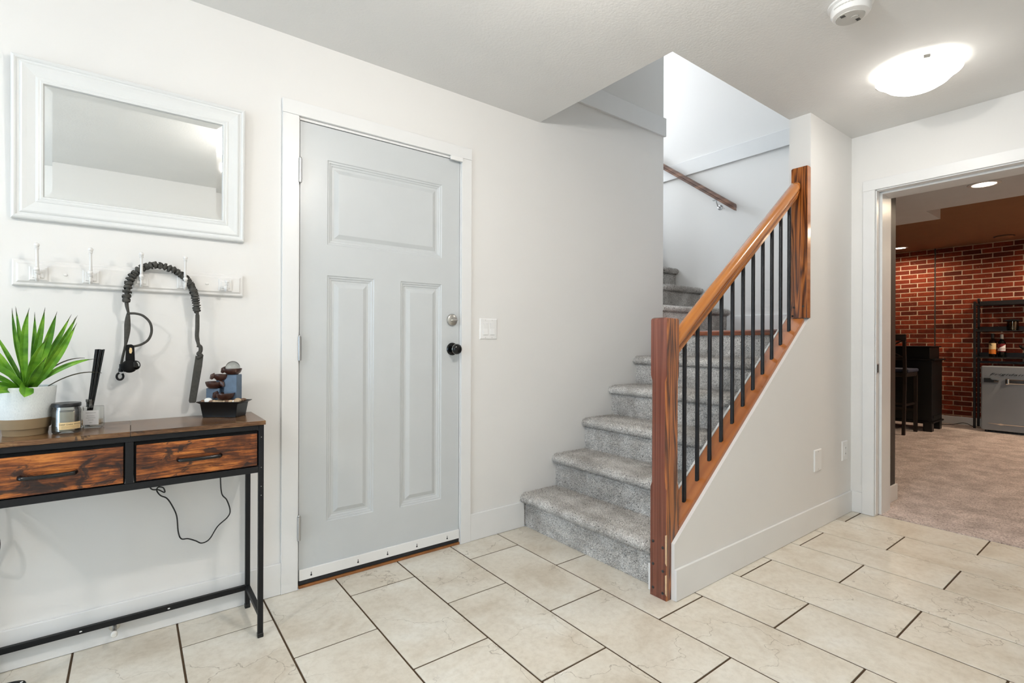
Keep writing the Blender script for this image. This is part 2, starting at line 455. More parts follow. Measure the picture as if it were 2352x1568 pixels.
def thing(name, label, cat, loc=(0, 0, 0), group=None):
    o = bpy.data.objects.new(name, None); COL.objects.link(o); o.location = loc
    o.empty_display_size = 0.05
    o['label'] = label; o['category'] = cat
    if group: o['group'] = group
    return o
def tag(o, label, cat, group=None):
    o['label'] = label; o['category'] = cat
    if group: o['group'] = group
    return o
def struct(o, label=None, cat=None):
    o['kind'] = 'structure'
    if label: o['label'] = label
    if cat: o['category'] = cat
    return o
def sgroup(name, label, cat, loc=(0, 0, 0)):
    o = thing(name, label, cat, loc); o['kind'] = 'structure'; return o
def dup(root, loc, label=None, group=None):
    def cp(o, par):
        c = o.copy(); COL.objects.link(c); c.parent = par
        for ch in o.children: cp(ch, c)
        return c
    r = cp(root, None); r.location = loc
    if label: r['label'] = label
    if group: r['group'] = group
    return r
def text_mesh(txt, size, shear=0.0, spacing=1.0, extrude=0.0003):
    cu_ = bpy.data.curves.new('lettering', 'FONT'); cu_.body = txt; cu_.size = size; cu_.shear = shear
    cu_.space_character = spacing; cu_.extrude = extrude; cu_.align_x = 'CENTER'; cu_.align_y = 'CENTER'
    cu_.resolution_u = 3
    o = bpy.data.objects.new('lettering_tmp', cu_); COL.objects.link(o)
    dg = bpy.context.evaluated_depsgraph_get(); dg.update()
    me = bpy.data.meshes.new_from_object(o.evaluated_get(dg))
    bpy.data.objects.remove(o, do_unlink=True); bpy.data.curves.remove(cu_)
    b2 = B(); b2.v = [tuple(v.co) for v in me.vertices]; b2.f = [tuple(p.vertices) for p in me.polygons]
    bpy.data.meshes.remove(me)
    return b2
# ------------------------------------------------------------------ key dimensions (metres)
YD, YK, XR, H = 2.345, 1.281, 3.765, 2.438       # door wall, knee wall face, right wall, ceiling
YI = 1.40                                        # stair side of the knee wall
XO = 1.985                                       # start of the ceiling opening over the stairs
XE = 3.215                                       # where the door wall ends at the stair landing
XW = 3.15                                        # end of the full-height wall by the stairs
XF = 4.15                                        # far wall of the stairwell
YB, XL, ZU = -1.0, -3.25, 5.2                    # wall behind the camera, left end, upstairs ceiling
ZL = 1.18                                        # landing height

def wall(name, boxes, mat, label, cat='wall'):
    b = B()
    for q in boxes: b.box(*q)
    return struct(b.build(name, mat, smooth=False), label, cat)

# floor of the hall: grout bed with every tile a piece of its own
fl = struct(B().box(XL, 3.82, YB, YD, -0.06, -0.0025).build('floor', 'grout', smooth=False), 'beige stone tile floor with dark grout lines', 'floor')
TW, TL, G = 0.30545, 0.6055, 0.0064
cache = {}
for k in range(0, 24):
    xa = 3.8116 - TW * (k + 1); xb = 3.8116 - TW * k
    if xb <= XL: break
    x0, x1 = max(xa + G / 2, XL), (xb - G / 2 if k else xb + 0.003)
    y = (0.617 if k % 2 == 0 else 0.921) + 0.0018 * min(k, 7) - 5 * TL
    while y < YD:
        y0, y1 = max(y + G / 2, YB), min(y + TL - G / 2, YD - 0.004)
        if k <= 5 and y1 > YI: y1 = min(y1, YI)
        if y1 - y0 > 0.02 and not (k <= 5 and y0 >= YI):
            key = (round(x1 - x0, 3), round(y1 - y0, 3))
            cx, cy = (x0 + x1) / 2, (y0 + y1) / 2
            if key not in cache:
                dx, dy = key[0] / 2, key[1] / 2
                o = B().box(-dx, dx, -dy, dy, -0.010, 0.0).build('tile', 'stone_tile', bevel=0.0016, seg=1)
                cache[key] = o
            else:
                s0 = cache[key]; o = s0.copy(); COL.objects.link(o)
            o.location = (cx, cy, random.uniform(-0.0004, 0.0004)); o.parent = fl
        y += TL

# door wall
D0, D1, DZ = 0.587, 1.426, 2.091
wall('wall_left', [(XL, D0, YD, YD + 0.115, 0, H), (D0, D1, YD, YD + 0.115, DZ, H), (D1, XO, YD, YD + 0.115, 0, H),
                   (XO, XE, YD, YD + 0.115, 0, ZU)], 'wall_paint', 'white painted wall holding the panelled door')
# closed space behind the door
wall('wall_behind_door', [(D0 - 0.1, D1 + 0.1, YD + 0.9, YD + 0.95, 0, H), (D0 - 0.12, D0 - 0.1, YD + 0.115, YD + 0.95, 0, H), (D1 + 0.1, D1 + 0.12, YD + 0.115, YD + 0.95, 0, H),
                   (D0 - 0.12, D1 + 0.12, YD + 0.115, YD + 0.95, H, H + 0.02)], 'wall_paint', 'plain wall of the space behind the closed door')
# ceiling with the opening over the stairs
wall('ceiling', [(XL, XO, YB, YD, H, H + 0.30), (XO, XR + 0.22, YB, YI, H, H + 0.30)], 'ceiling_paint', 'white textured ceiling with stair opening', 'ceiling')
# walls behind the camera and at the left end (with the glazed door opening)
wall('wall_rear', [(XL, XR + 0.22, YB - 0.1, YB, 0, H)], 'wall_paint', 'plain white wall opposite the panelled door')
wall('wall_end', [(XL - 0.12, XL, YB, -0.35, 0, H), (XL - 0.12, XL, 1.85, YD + 0.1, 0, H), (XL - 0.12, XL, -0.35, 1.85, 2.1, H)], 'wall_paint', 'white end wall around the glazed door')
gd = sgroup('door_2', 'glazed white patio door letting daylight into the hall', 'door', (XL - 0.06, 0.75, 0))
b = B()
for y0, y1 in ((-0.35, -0.27), (0.71, 0.79), (1.77, 1.85)): b.box(XL - 0.09, XL - 0.03, y0, y1, 0, 2.1)
b.box(XL - 0.09, XL - 0.03, -0.27, 1.77, 0, 0.10).box(XL - 0.09, XL - 0.03, -0.27, 1.77, 2.02, 2.1).build('door_frame', 'trim_paint', gd)
for y0, y1 in ((-0.27, 0.71), (0.79, 1.77)):
    B().box(XL - 0.063, XL - 0.057, y0, y1, 0.10, 2.02).build('pane', 'pane_glass', gd)
# right wall with the doorway to the bar
wall('wall_right', [(XR, XR + 0.22, 1.145, YK, 0, H), (XR, XR + 0.22, 0.33, 1.145, 2.069, H), (XR, XR + 0.22, YB, 0.33, 0, H)], 'wall_paint', 'white wall with the doorway to the brick bar room')
# full-height wall beside the stairs and the knee wall under the railing
wall('wall_stair', [(XW, XF + 0.05, YK, YI, 0, ZU), (XO, XW, YK, YI, H + 0.30, ZU)], 'wall_paint', 'white full-height wall beside the upper newel post')
SL = 0.7725                                       # slope of the stairs
ztop = lambda x: 0.252 + SL * (x - 1.857)
b = B().prism([(1.842, 0), (1.842, 0.240), (1.857, ztop(1.857)), (XW, ztop(XW)), (XW, 0)], YK, 1.297, 'y')
b.prism([(1.899, 0), (1.899, ztop(1.899)), (XW, ztop(XW)), (XW, 0)], 1.297, YI, 'y')
struct(b.build('wall_knee', 'wall_paint', smooth=False), 'low sloping white wall carrying the stair railing', 'wall')
# stairwell above: far wall, side walls, upstairs ceiling
wall('wall_stairwell', [(XF, XF + 0.05, YI, 5.7, 0, ZU)], 'wall_paint', 'white stairwell wall with the small handrail')
wall('wall_upper', [(XE - 0.1, XE, YD + 0.115, 4.3, 0, 2.75), (XO - 0.05, XO, YI, YD, H + 0.30, ZU), (0.6, 0.65, YD, 5.7, 2.75, ZU), (0.6, 1.9, 5.65, 5.7, 2.75, ZU),
                    (1.9, 4.1, 5.65, 5.7, 2.75, 3.25), (1.9, 4.1, 5.65, 5.7, 4.95, ZU), (4.1, XF, 5.65, 5.7, 2.75, ZU), (0.6, XO, YD, YD + 0.1, 2.75, ZU)], 'wall_paint', 'white upstairs walls above the stairs')
wall('floor_upper', [(0.6, XE, YD + 0.115, 5.65, 2.70, 2.75), (XE, XF, 4.3, 5.65, 2.70, 2.75)], 'bar_carpet', 'carpeted upstairs floor', 'floor')
wall('ceiling_upper', [(0.6, XF + 0.05, YK, 5.7, ZU, ZU + 0.05)], 'ceiling_paint', 'white upstairs ceiling', 'ceiling')
wn = sgroup('window_1', 'upstairs window lighting the stairwell', 'window', (3.0, 5.67, 3.25))
b = B()
for x0, x1 in ((1.9, 1.96), (2.97, 3.03), (4.04, 4.1)): b.box(x0, x1, 5.65, 5.70, 3.25, 4.95)
b.box(1.96, 4.04, 5.65, 5.70, 3.25, 3.31).box(1.96, 4.04, 5.65, 5.70, 4.89, 4.95).build('window_frame', 'trim_paint', wn)
for x0, x1 in ((1.96, 2.97), (3.03, 4.04)): B().box(x0, x1, 5.672, 5.678, 3.31, 4.89).build('pane', 'pane_glass', wn)
# trim band round the stairwell at the upper floor level
struct(B().box(XO, XE + 0.012, YD - 0.018, YD, 2.655, 2.792).build('trim_1', 'trim_paint', bevel=0.002), 'white trim board across the wall above the stair opening', 'trim')
struct(B().box(XF - 0.018, XF, YI, 5.6, 2.660, 2.795).build('trim_2', 'trim_paint', bevel=0.002), 'white trim board across the far stairwell wall', 'trim')

# baseboards
def base(name, q, label): return struct(B().box(*q).build(name, 'trim_paint', bevel=0.002), label, 'baseboard')
base('baseboard_left', (XL, 0.520, YD - 0.012, YD, 0.001, 0.136), 'white baseboard behind the console table')
base('baseboard_door', (1.488, 1.868, YD - 0.012, YD, 0.001, 0.148), 'white baseboard between the door casing and first stair')
base('baseboard_knee', (1.840, 3.757, YK - 0.012, YK, 0.001, 0.134), 'white baseboard along the low stair wall')
base('baseboard_right', (XR - 0.012, XR, 1.212, YK, 0.001, 0.134), 'short white baseboard beside the bar doorway casing')
base('baseboard_stair', (1.836, 1.874, 1.388, 1.412, 0.001, 0.118), 'small white skirting piece behind the newel post')
base('baseboard_landing', (XF - 0.012, XF, YI, 2.36, ZL, ZL + 0.146), 'white baseboard on the stair landing')
base('baseboard_rear', (XL, XR, YB, YB + 0.012, 0.001, 0.134), 'white baseboard along the wall opposite the door')

# ------------------------------------------------------------------ panelled door
dr = sgroup('door_1', 'white three-panel door with steel hinges, closed', 'door', (1.01, YD, 0))
PAN = [(0.716, 1.312, 1.540, 1.928), (0.716, 0.940, 0.270, 1.400), (1.078, 1.312, 0.264, 1.400)]
SX0, SX1, SZ0, SZ1, SY = 0.5965, 1.4195, 0.030, 2.076, YD + 0.003
b = B()
def plate(x0, x1, z0, z1): b.box(x0, x1, SY, SY + 0.036, z0, z1)
plate(SX0, 0.716, SZ0, SZ1); plate(1.312, SX1, SZ0, SZ1)
plate(0.716, 1.312, 1.928, SZ1); plate(0.716, 1.312, 1.400, 1.540); plate(0.716, 1.312, SZ0, 0.264)
plate(0.716, 0.940, 0.264, 0.270); plate(0.940, 1.078, 0.264, 1.400)
b.build('slab', 'door_paint', dr, smooth=False)
for (x0, x1, z0, z1) in PAN:
    B().rings(x0, x1, z0, z1, [(0.0, 0.0), (0.004, -0.0040), (0.010, -0.0042), (0.014, -0.0085), (0.020, -0.0092), (0.024, -0.0125), (0.034, -0.0125), (0.052, -0.0035), (0.054, -0.0030)], SY).build('door_panel', 'door_paint', dr, smooth=False)
for z in (1.85, 1.064, 0.271):
    h = B().cyl((0.5925, YD - 0.0155, z - 0.052), (0.5925, YD - 0.0155, z + 0.052), 0.0075, 14)
    for q in (-0.036, 0.036): h.cyl((0.5925, YD - 0.0155, z + q - 0.001), (0.5925, YD - 0.0155, z + q + 0.001), 0.0082, 14)
    h.ball((0.5925, YD - 0.0155, z + 0.055), 0.006, 6)
    ho = h.build('hinge', 'hinge_steel', dr)
    B().box(0.586, 0.600, YD - 0.012, YD - 0.002, z - 0.050, z + 0.050).build('hinge_leaf', 'hinge_steel', ho, smooth=False)
# deadbolt and knob
bl = B().lathe([(0.0315, 0), (0.0315, 0.006), (0.029, 0.011), (0.020, 0.015), (0.0, 0.0155)], (1.374, SY, 1.214), 32, (0, -1, 0)).build('deadbolt', 'steel', dr)
t = B()
for k in range(9):
    pass
t.ball((1.378, SY - 0.020, 1.211), 0.022, 10, (1.0, 0.30, 0.36)).build('thumb_turn', 'steel', bl)
kb = B().lathe([(0.034, 0), (0.034, 0.004), (0.030, 0.009), (0.013, 0.012), (0.011, 0.028), (0.016, 0.033), (0.0255, 0.040), (0.0275, 0.050), (0.0265, 0.058), (0.020, 0.066), (0.010, 0.069), (0.0, 0.070)], (1.377, SY, 1.058), 36, (0, -1, 0)).build('door_knob', 'black_gloss', dr)
kb['label'] = 'round black door knob'
B().lathe([(0.0278, 0.0), (0.0282, 0.0006), (0.0278, 0.0012)], (1.377, SY - 0.047, 1.058), 36, (0, -1, 0)).build('knob_rim', 'chrome', kb)
sw = B().box(SX0, SX1, SY - 0.010, SY, 0.034, 0.082).build('door_sweep', 'plastic_white', dr, bevel=0.002)
for x in (0.648, 0.862, 1.010, 1.168, 1.345):
    q = B().cyl((x, SY - 0.0106, 0.050), (x, SY - 0.0098, 0.050), 0.0042, 10)
    q.box(x - 0.0014, x + 0.0014, SY - 0.0106, SY - 0.0098, 0.050, 0.064).build('screw_slot', 'slot_dark', sw)
B().box(SX0, SX1, SY - 0.004, SY + 0.02, 0.014, 0.034).build('gasket', 'gasket', dr, smooth=False)
# door frame: casing, jamb, stop, threshold
cs = sgroup('trim_3', 'flat white casing round the panelled door', 'trim', (1.0, YD, 0))
B().box(0.520, 0.588, YD - 0.015, YD, 0.001, 2.091).build('casing_leg', 'trim_paint', cs, bevel=0.0015)
B().box(1.425, 1.487, YD - 0.015, YD, 0.001, 2.091).build('casing_leg', 'trim_paint', cs, bevel=0.0015)
B().box(0.519, 1.488, YD - 0.016, YD, 2.0914, 2.153).build('casing_head', 'trim_paint', cs, bevel=0.0015)
B().box(D0 - 0.02, 0.5935, YD, YD + 0.115, 0.0, 2.085).build('jamb', 'trim_paint', cs, smooth=False)
B().box(1.4225, D1 + 0.02, YD, YD + 0.115, 0.0, 2.085).build('jamb', 'trim_paint', cs, smooth=False)
B().box(D0 - 0.02, D1 + 0.02, YD, YD + 0.115, 2.0795, 2.11).build('jamb_head', 'trim_paint', cs, smooth=False)
B().box(0.5935, 1.4225, YD - 0.008, YD + 0.08, 0.0005, 0.012).build('threshold', 'threshold_wood', cs, bevel=0.002)
# doorway to the bar: casing, jambs, stop
dc = sgroup('trim_4', 'white casing and jamb of the bar room doorway', 'trim', (XR, 0.74, 0))
B().box(XR - 0.015, XR, 1.147, 1.212, 0.001, 2.069).build('casing_leg', 'trim_paint', dc, bevel=0.0015)
B().box(XR - 0.015, XR, 0.265, 0.330, 0.001, 2.069).build('casing_leg', 'trim_paint', dc, bevel=0.0015)
B().box(XR - 0.016, XR, 0.264, 1.213, 2.0694, 2.134).build('casing_head', 'trim_paint', dc, bevel=0.0015)
for (y0, y1, s) in ((1.140, 1.146, -1), (0.329, 0.335, 1)):
    B().box(XR - 0.004, XR + 0.045, y0, y1, 0.012, 2.064).build('jamb', 'trim_paint', dc, bevel=0.001)
    yy = (1.128, 1.146) if s < 0 else (0.329, 0.347)
    B().box(XR + 0.058, XR + 0.222, yy[0], yy[1], 0.0, 2.064).build('jamb', 'trim_paint', dc, bevel=0.002)
B().box(XR - 0.004, XR + 0.045, 0.335, 1.140, 2.062, 2.0695).build('jamb_head', 'trim_paint', dc, bevel=0.001)
B().box(XR + 0.058, XR + 0.222, 0.345, 1.130, 2.050, 2.0695).build('jamb_head', 'trim_paint', dc, bevel=0.002)
sp = B().box(XR + 0.002, XR + 0.044, 1.1375, 1.1405, 0.906, 0.968).build('strike_plate', 'steel', dc, bevel=0.001)
B().box(XR + 0.004, XR + 0.026, 1.1366, 1.1376, 0.912, 0.962).build('strike_hole', 'slot_dark', sp, smooth=False)

# ------------------------------------------------------------------ bar room shell
ZC, ZB, XB = 2.42, 2.20, 8.96
YBL, YBR = 3.3, -2.4
struct(B().box(3.815, XB, YBR, YBL, -0.05, 0.004).build('floor_bar', 'bar_carpet', smooth=False), 'beige carpet of the bar room', 'floor')
wall('wall_bar_side', [(XR + 0.22, 4.285, 1.185, YK, 0, ZC), (XF + 0.05, 4.285, YK, YBL, 0, ZC)], 'bar_dark_paint', 'dark painted wall just inside the bar room')
wall('wall_bar_near', [(XR + 0.221, XR + 0.25, YBR, 0.31, 0, ZC), (XR + 0.221, XR + 0.25, 0.31, 1.17, 2.09, ZC)], 'bar_dark_paint', 'dark bar room wall around the doorway')
wall('wall_bar_left', [(4.285, XB, YBL, YBL + 0.1, 0, ZC)], 'bar_dark_paint', 'dark far-left wall of the bar room')
wall('wall_bar_right', [(XR + 0.2, XB, YBR - 0.1, YBR, 0, ZC)], 'wall_paint', 'right wall of the bar room')
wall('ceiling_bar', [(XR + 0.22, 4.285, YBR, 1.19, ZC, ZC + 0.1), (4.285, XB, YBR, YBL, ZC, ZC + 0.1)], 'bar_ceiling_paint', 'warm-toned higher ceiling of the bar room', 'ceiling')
wall('ceiling_bulkhead', [(XR + 0.25, 4.285, YBR, 1.185, ZB, ZC), (4.285, 5.28, YBR, YBL, ZB, ZC), (5.28, 5.71, 1.253, YBL, ZB, ZC)], 'bulkhead_paint', 'grey dropped bulkhead inside the bar doorway', 'ceiling')
base('baseboard_bar_side', (XR + 0.223, 4.297, 1.172, 1.185, 0.004, 0.112), 'white baseboard end just inside the bar room')
base('baseboard_bar_back', (XB - 0.016, XB - 0.002, YBR, YBL, 0.004, 0.108), 'white baseboard under the brick wall')

# brick wall: mortar bed with every brick in view a piece of its own
bw = struct(B().box(XB, XB + 0.1, YBR, YBL, 0, ZC).build('wall_bar_back', 'mortar', smooth=False), 'red brick wall with pale mortar at the back of the bar', 'wall')
SEAM = 2.022
CH, BL_, MJ = 0.0655, 0.196, 0.0115
protos = []
for k in range(4):
    q = B().box(0, 0.014, -BL_ / 2 + MJ / 2, BL_ / 2 - MJ / 2, 0, CH - MJ)
    q.v = [(x if x > 0.007 else x + random.uniform(-0.0012, 0.0012), y + random.uniform(-0.002, 0.002), z + random.uniform(-0.0012, 0.0012)) for (x, y, z) in q.v]
    o = q.build('brick', 'brick_clay', bevel=0.003, seg=1); protos.append(o)
first = [True] * 4
cutc = {}
stuff = B()
def put_brick(y0, y1, z):
    full = abs((y1 - y0) - (BL_ - MJ)) < 0.004
    vis = 0.98 < (y0 + y1) / 2 < 2.56
    x = XB - 0.0045 + random.uniform(-0.0015, 0.0015)
    if not vis:
        stuff.box(x, x + 0.006, y0, y1, z, z + CH - MJ); return
    if full:
        k = random.randrange(4)
        if first[k]: o = protos[k]; first[k] = False
        else: o = protos[k].copy(); COL.objects.link(o)
    else:
        w_ = round(y1 - y0, 3)
        if w_ not in cutc:
            o = B().box(0, 0.014, -w_ / 2, w_ / 2, 0, CH - MJ).build('brick', 'brick_clay', bevel=0.003, seg=1); cutc[w_] = o
        else: o = cutc[w_].copy(); COL.objects.link(o)
    o.location = (x, (y0 + y1) / 2, z); o.parent = bw
row = 0
z = ZC - CH
while z > 0.05:
    off = 0.0 if row % 2 else BL_ / 2
    # right-hand panel, laid out from the seam to the right
    y = SEAM - 0.008 - (0.088 if row % 2 else 0.0)
    if row % 2: put_brick(y + MJ, SEAM - 0.008, z)
    while y > YBR + BL_:
        put_brick(y - BL_ + MJ, y, z); y -= BL_
    # left-hand panel
    y = SEAM + 0.008 + (0.0 if row % 2 else 0.090)
    if row % 2 == 0: put_brick(SEAM + 0.008, y - MJ, z)
    while y < YBL - BL_:
        put_brick(y, y + BL_ - MJ, z); y += BL_
    z -= CH; row += 1
for k in range(4):
    if first[k]: bpy.data.objects.remove(protos[k], do_unlink=True)
so = stuff.build('bricks_beyond', 'brick_clay', bw, smooth=False, recalc=False); so['kind'] = 'stuff'
B().box(XB - 0.0015, XB + 0.002, SEAM - 0.0065, SEAM + 0.0065, 0.1, ZC).build('panel_seam', 'slot_dark', bw, smooth=False)
# ------------------------------------------------------------------ carpet pile (real tufts)
def pile(name, P, Nn, mat, parent, length=0.0078, width=0.0048, lean=0.55):
    n = len(P); P = np.asarray(P); Nn = np.asarray(Nn)
    off = np.array(wloc(parent)); P = P - off
    a = np.cross(Nn, rng.normal(size=(n, 3))); a /= np.linalg.norm(a, axis=1)[:, None]
    c = np.cross(Nn, a)
    l = length * rng.uniform(0.6, 1.2, n)[:, None]; w_ = width * rng.uniform(0.7, 1.3, n)[:, None]
    tip = P + Nn * l + (a * rng.normal(size=(n, 1)) + c * rng.normal(size=(n, 1))) * lean * l
    v = np.stack([P + a * w_ * 0.6, P - a * w_ * 0.3 + c * w_ * 0.52, P - a * w_ * 0.3 - c * w_ * 0.52, tip], 1).reshape(-1, 3)
    i = np.arange(n) * 4
    f = np.stack([np.stack([i, i + 1, i + 3], 1), np.stack([i + 1, i + 2, i + 3], 1), np.stack([i + 2, i, i + 3], 1)], 1).reshape(-1, 3)
    me = bpy.data.meshes.new(name)
    me.vertices.add(len(v)); me.vertices.foreach_set('co', v.ravel())
    me.loops.add(len(f) * 3); me.loops.foreach_set('vertex_index', f.ravel().astype(np.int32))
    me.polygons.add(len(f)); me.polygons.foreach_set('loop_start', (np.arange(len(f)) * 3).astype(np.int32))
    me.polygons.foreach_set('loop_total', np.full(len(f), 3, np.int32))
    me.update(calc_edges=True); me.materials.append(M[mat])
    o = bpy.data.objects.new(name, me); COL.objects.link(o); o.parent = parent; o['kind'] = 'stuff'
    return o

def path_points(path, w0, w1, sp):
    """jittered points and normals on a profile (s, z) swept across w0..w1"""
    Ps, Ns = [], []
    for (s0, z0), (s1, z1) in zip(path[:-1], path[1:]):
        d = math.hypot(s1 - s0, z1 - z0)
        n = max(1, int(d * (w1 - w0) / (sp * sp)))
        t = rng.uniform(0, 1, n); wv = rng.uniform(w0, w1, n)
        Ps.append(np.stack([s0 + (s1 - s0) * t, wv, z0 + (z1 - z0) * t], 1))
        nn = np.array([-(z1 - z0) / d, 0, (s1 - s0) / d]); Ns.append(np.repeat(nn[None], n, 0))
    return np.concatenate(Ps), np.concatenate(Ns)

def step_path(xr, z0, z1, run, last=False):
    return [(xr, z0), (xr, z1 - 0.052), (xr - 0.010, z1 - 0.050), (xr - 0.026, z1 - 0.045), (xr - 0.034, z1 - 0.032), (xr - 0.034, z1 - 0.019),
            (xr - 0.026, z1 - 0.008), (xr - 0.012, z1 - 0.002), (xr, z1), (xr + run, z1)]

st = thing('staircase', 'grey carpeted staircase rising beside the white door wall', 'stairs', (1.88, 1.87, 0))
RX = [1.880, 2.130, 2.388, 2.646, 2.904, 3.160]
ZT = [0.197, 0.397, 0.597, 0.797, 0.995]
SP = 0.0046
z0 = 0.0
for k in range(5):
    p = step_path(RX[k], z0, ZT[k], RX[k + 1] - RX[k])
    so = B().prism(p + [(RX[k + 1], 0.0), (RX[k], 0.0)] if k == 0 else p + [(RX[k + 1], z0 - 0.02), (RX[k], z0 - 0.02)], 1.412, YD - 0.001, 'y').build('step', 'stair_carpet', st)
    pp, nn = path_points(p, 1.412, YD - 0.003, SP)
    pile('carpet_pile', pp, nn, 'stair_carpet', so)
    z0 = ZT[k]
# top riser, wooden nosing and landing
p = [(RX[5], z0), (RX[5], ZL - 0.030)]
so = B().box(RX[5], RX[5] + 0.03, 1.402, YD - 0.001, z0 - 0.02, ZL - 0.030).build('top_riser', 'stair_carpet', st, smooth=False)
pp, nn = path_points(p, 1.402, YD - 0.003, SP); pile('carpet_pile', pp, nn, 'stair_carpet', so)
B().prism([(RX[5] - 0.030, ZL - 0.034), (RX[5] - 0.034, ZL - 0.026), (RX[5] - 0.032, ZL - 0.008), (RX[5] - 0.022, ZL), (RX[5] + 0.06, ZL), (RX[5] + 0.06, ZL - 0.034)], YI + 0.001, YD + 0.02, 'y').build('landing_nosing', 'nosing_wood', st)
B().box(RX[5] + 0.03, XF - 0.001, YI + 0.001, 2.36, ZL - 0.06, ZL - 0.002).build('landing', 'nosing_wood', st, smooth=False)
# upper flight, climbing towards +y
Y2, RN2, RS2 = 2.369, 0.258, 0.206
zb = ZL
for k in range(7):
    yr, z1 = Y2 + RN2 * k, ZL + RS2 * (k + 1)
    p = step_path(yr, zb, z1, RN2)
    q = B().prism(p + [(yr + RN2, zb - 0.02), (yr, zb - 0.02)], XE + 0.002, XF - 0.001, 'x')
    so = q.build('step', 'stair_carpet', st)
    if k < 3:
        pp, nn = path_points(p, 3.6, XF - 0.002, SP)
        pp = pp[:, [1, 0, 2]]; nn = nn[:, [1, 0, 2]]
        pile('carpet_pile', pp, nn, 'stair_carpet', so)
    zb = z1
# ------------------------------------------------------------------ railing on the knee wall
rl = thing('stair_railing', 'varnished wooden stair railing with black metal balusters', 'railing', (1.85, 1.34, 0))
def post(levels, x0, x1, y0, y1):
    """square post with stop-chamfered edges: levels = (z, chamfer, inset)"""
    q = B(); vs = []
    for (z, c, i) in levels:
        a0, a1, b0, b1 = x0 + i, x1 - i, y0 + i, y1 - i
        vs += [(a0 + c, b0, z), (a1 - c, b0, z), (a1, b0 + c, z), (a1, b1 - c, z), (a1 - c, b1, z), (a0 + c, b1, z), (a0, b1 - c, z), (a0, b0 + c, z)]
    n = len(levels)
    fs = [(i * 8 + j, i * 8 + (j + 1) % 8, (i + 1) * 8 + (j + 1) % 8, (i + 1) * 8 + j) for i in range(n - 1) for j in range(8)]
    fs += [tuple(range(7, -1, -1)), tuple(range((n - 1) * 8, n * 8))]
    return q.add(vs, fs)
nw = post([(0.0, 0.0015, 0), (0.470, 0.0015, 0), (0.490, 0.010, 0), (0.930, 0.010, 0), (0.955, 0.0015, 0), (1.194, 0.0015, 0), (1.201, 0.003, 0.002), (1.205, 0.004, 0.008)], 1.810, 1.896, 1.298, 1.382)
def facemats(o, front, side):
    o.data.materials.clear(); o.data.materials.append(M[front]); o.data.materials.append(M[side])
    for p_ in o.data.polygons: p_.material_index = 1 if abs(p_.normal.y) > 0.6 else 0
nwo = nw.build('newel_post', 'fir_quarter', rl, origin=(1.853, 1.34, 0.0)); facemats(nwo, 'fir_quarter', 'fir_flat')
for (y, z) in ((1.366, 0.236), (1.316, 0.222), (1.366, 0.138), (1.316, 0.122), (1.366, 0.036), (1.316, 0.028)):
    B().lathe([(0.006, 0), (0.006, 0.0015), (0.0, 0.0028)], (1.810, y, z), 12, (-1, 0, 0)).build('bolt_plug', 'slot_dark', nwo)
for (z0_, z1_) in ((0.150, 0.282), (0.022, 0.112)):
    B().prism([(1.2975, z0_), (1.3035, z0_ + 0.01), (1.3040, z1_ - 0.004), (1.2975, z1_)], 1.8090, 1.8135, 'x').build('chipped_edge', 'splinter', nwo, smooth=False)
nu = post([(1.243, 0.002, 0), (2.118, 0.002, 0), (2.124, 0.003, 0.003)], 3.108, 3.149, 1.279, 1.371)
nuo = nu.build('newel_post', 'fir_flat', rl, origin=(3.13, 1.325, 1.243)); facemats(nuo, 'fir_flat', 'fir_sill')
for (y, z) in ((1.352, 1.305), (1.302, 1.310), (1.360, 1.255)):
    B().lathe([(0.006, 0), (0.006, 0.0015), (0.0, 0.0028)], (3.108, y, z), 12, (-1, 0, 0)).build('bolt_plug', 'slot_dark', nuo)
ang = math.atan(SL)
ca, sa = math.cos(ang), math.sin(ang)
def along(prof, x0, zc, length, yc, name, mat, cut0=None, cut1=None, bevel=0.0):
    """board along the slope: prof = (y offset, height across the slope); vertical end cuts"""
    q = B(); nP = len(prof); vs = []
    for e in (0, 1):
        for (dy, hh) in prof:
            # plumb cut: every point of one end shares the same x
            x = cut0 if e == 0 else cut1
            zc_ = zc + SL * (x - x0) + hh / ca
            vs.append((x, yc + dy, zc_))
    fs = [tuple(range(nP - 1, -1, -1)), tuple(range(nP, 2 * nP))] + [(i, (i + 1) % nP, nP + (i + 1) % nP, nP + i) for i in range(nP)]
    q.add(vs, fs)
    # object frame lies along the slope so that the grain follows the board
    o = B(); o.v = q.v; o.f = q.f
    me_o = o.build(name, mat, rl, bevel=bevel)
    off = Vector((x0, yc, zc)); wl = wloc(rl)
    rot = Matrix.Rotation(-ang, 4, 'Y')
    inv = rot.inverted()
    for v in me_o.data.vertices: v.co = inv @ (v.co + wl - off)
    me_o.location = off - wl; me_o.rotation_euler = (0, -ang, 0)
    return me_o
zs = lambda x: 0.381 + SL * (x - 1.997)            # top of the sill board
zr = lambda x: 1.103 + SL * (x - 1.993)            # underside of the handrail
along([(-0.043, -0.017), (-0.043, -0.003), (-0.040, 0.0), (0.054, 0.0), (0.056, -0.003), (0.056, -0.017)], 1.897, zs(1.897), 1, 1.340, 'sill_board', 'fir_sill', cut0=1.897, cut1=3.108)
along([(0.056, -0.014), (0.056, 0.002), (0.066, 0.002), (0.066, -0.014)], 1.897, zs(1.897), 1, 1.340, 'sill_edge', 'trim_paint', cut0=1.897, cut1=3.148)
rail_prof = [(-0.018, 0.0), (-0.0185, 0.012), (-0.023, 0.017), (-0.021, 0.022), (-0.027, 0.030), (-0.031, 0.044), (-0.029, 0.058), (-0.020, 0.068), (-0.008, 0.071),
             (0.008, 0.071), (0.020, 0.068), (0.029, 0.058), (0.031, 0.044), (0.027, 0.030), (0.021, 0.022), (0.023, 0.017), (0.0185, 0.012), (0.018, 0.0)]
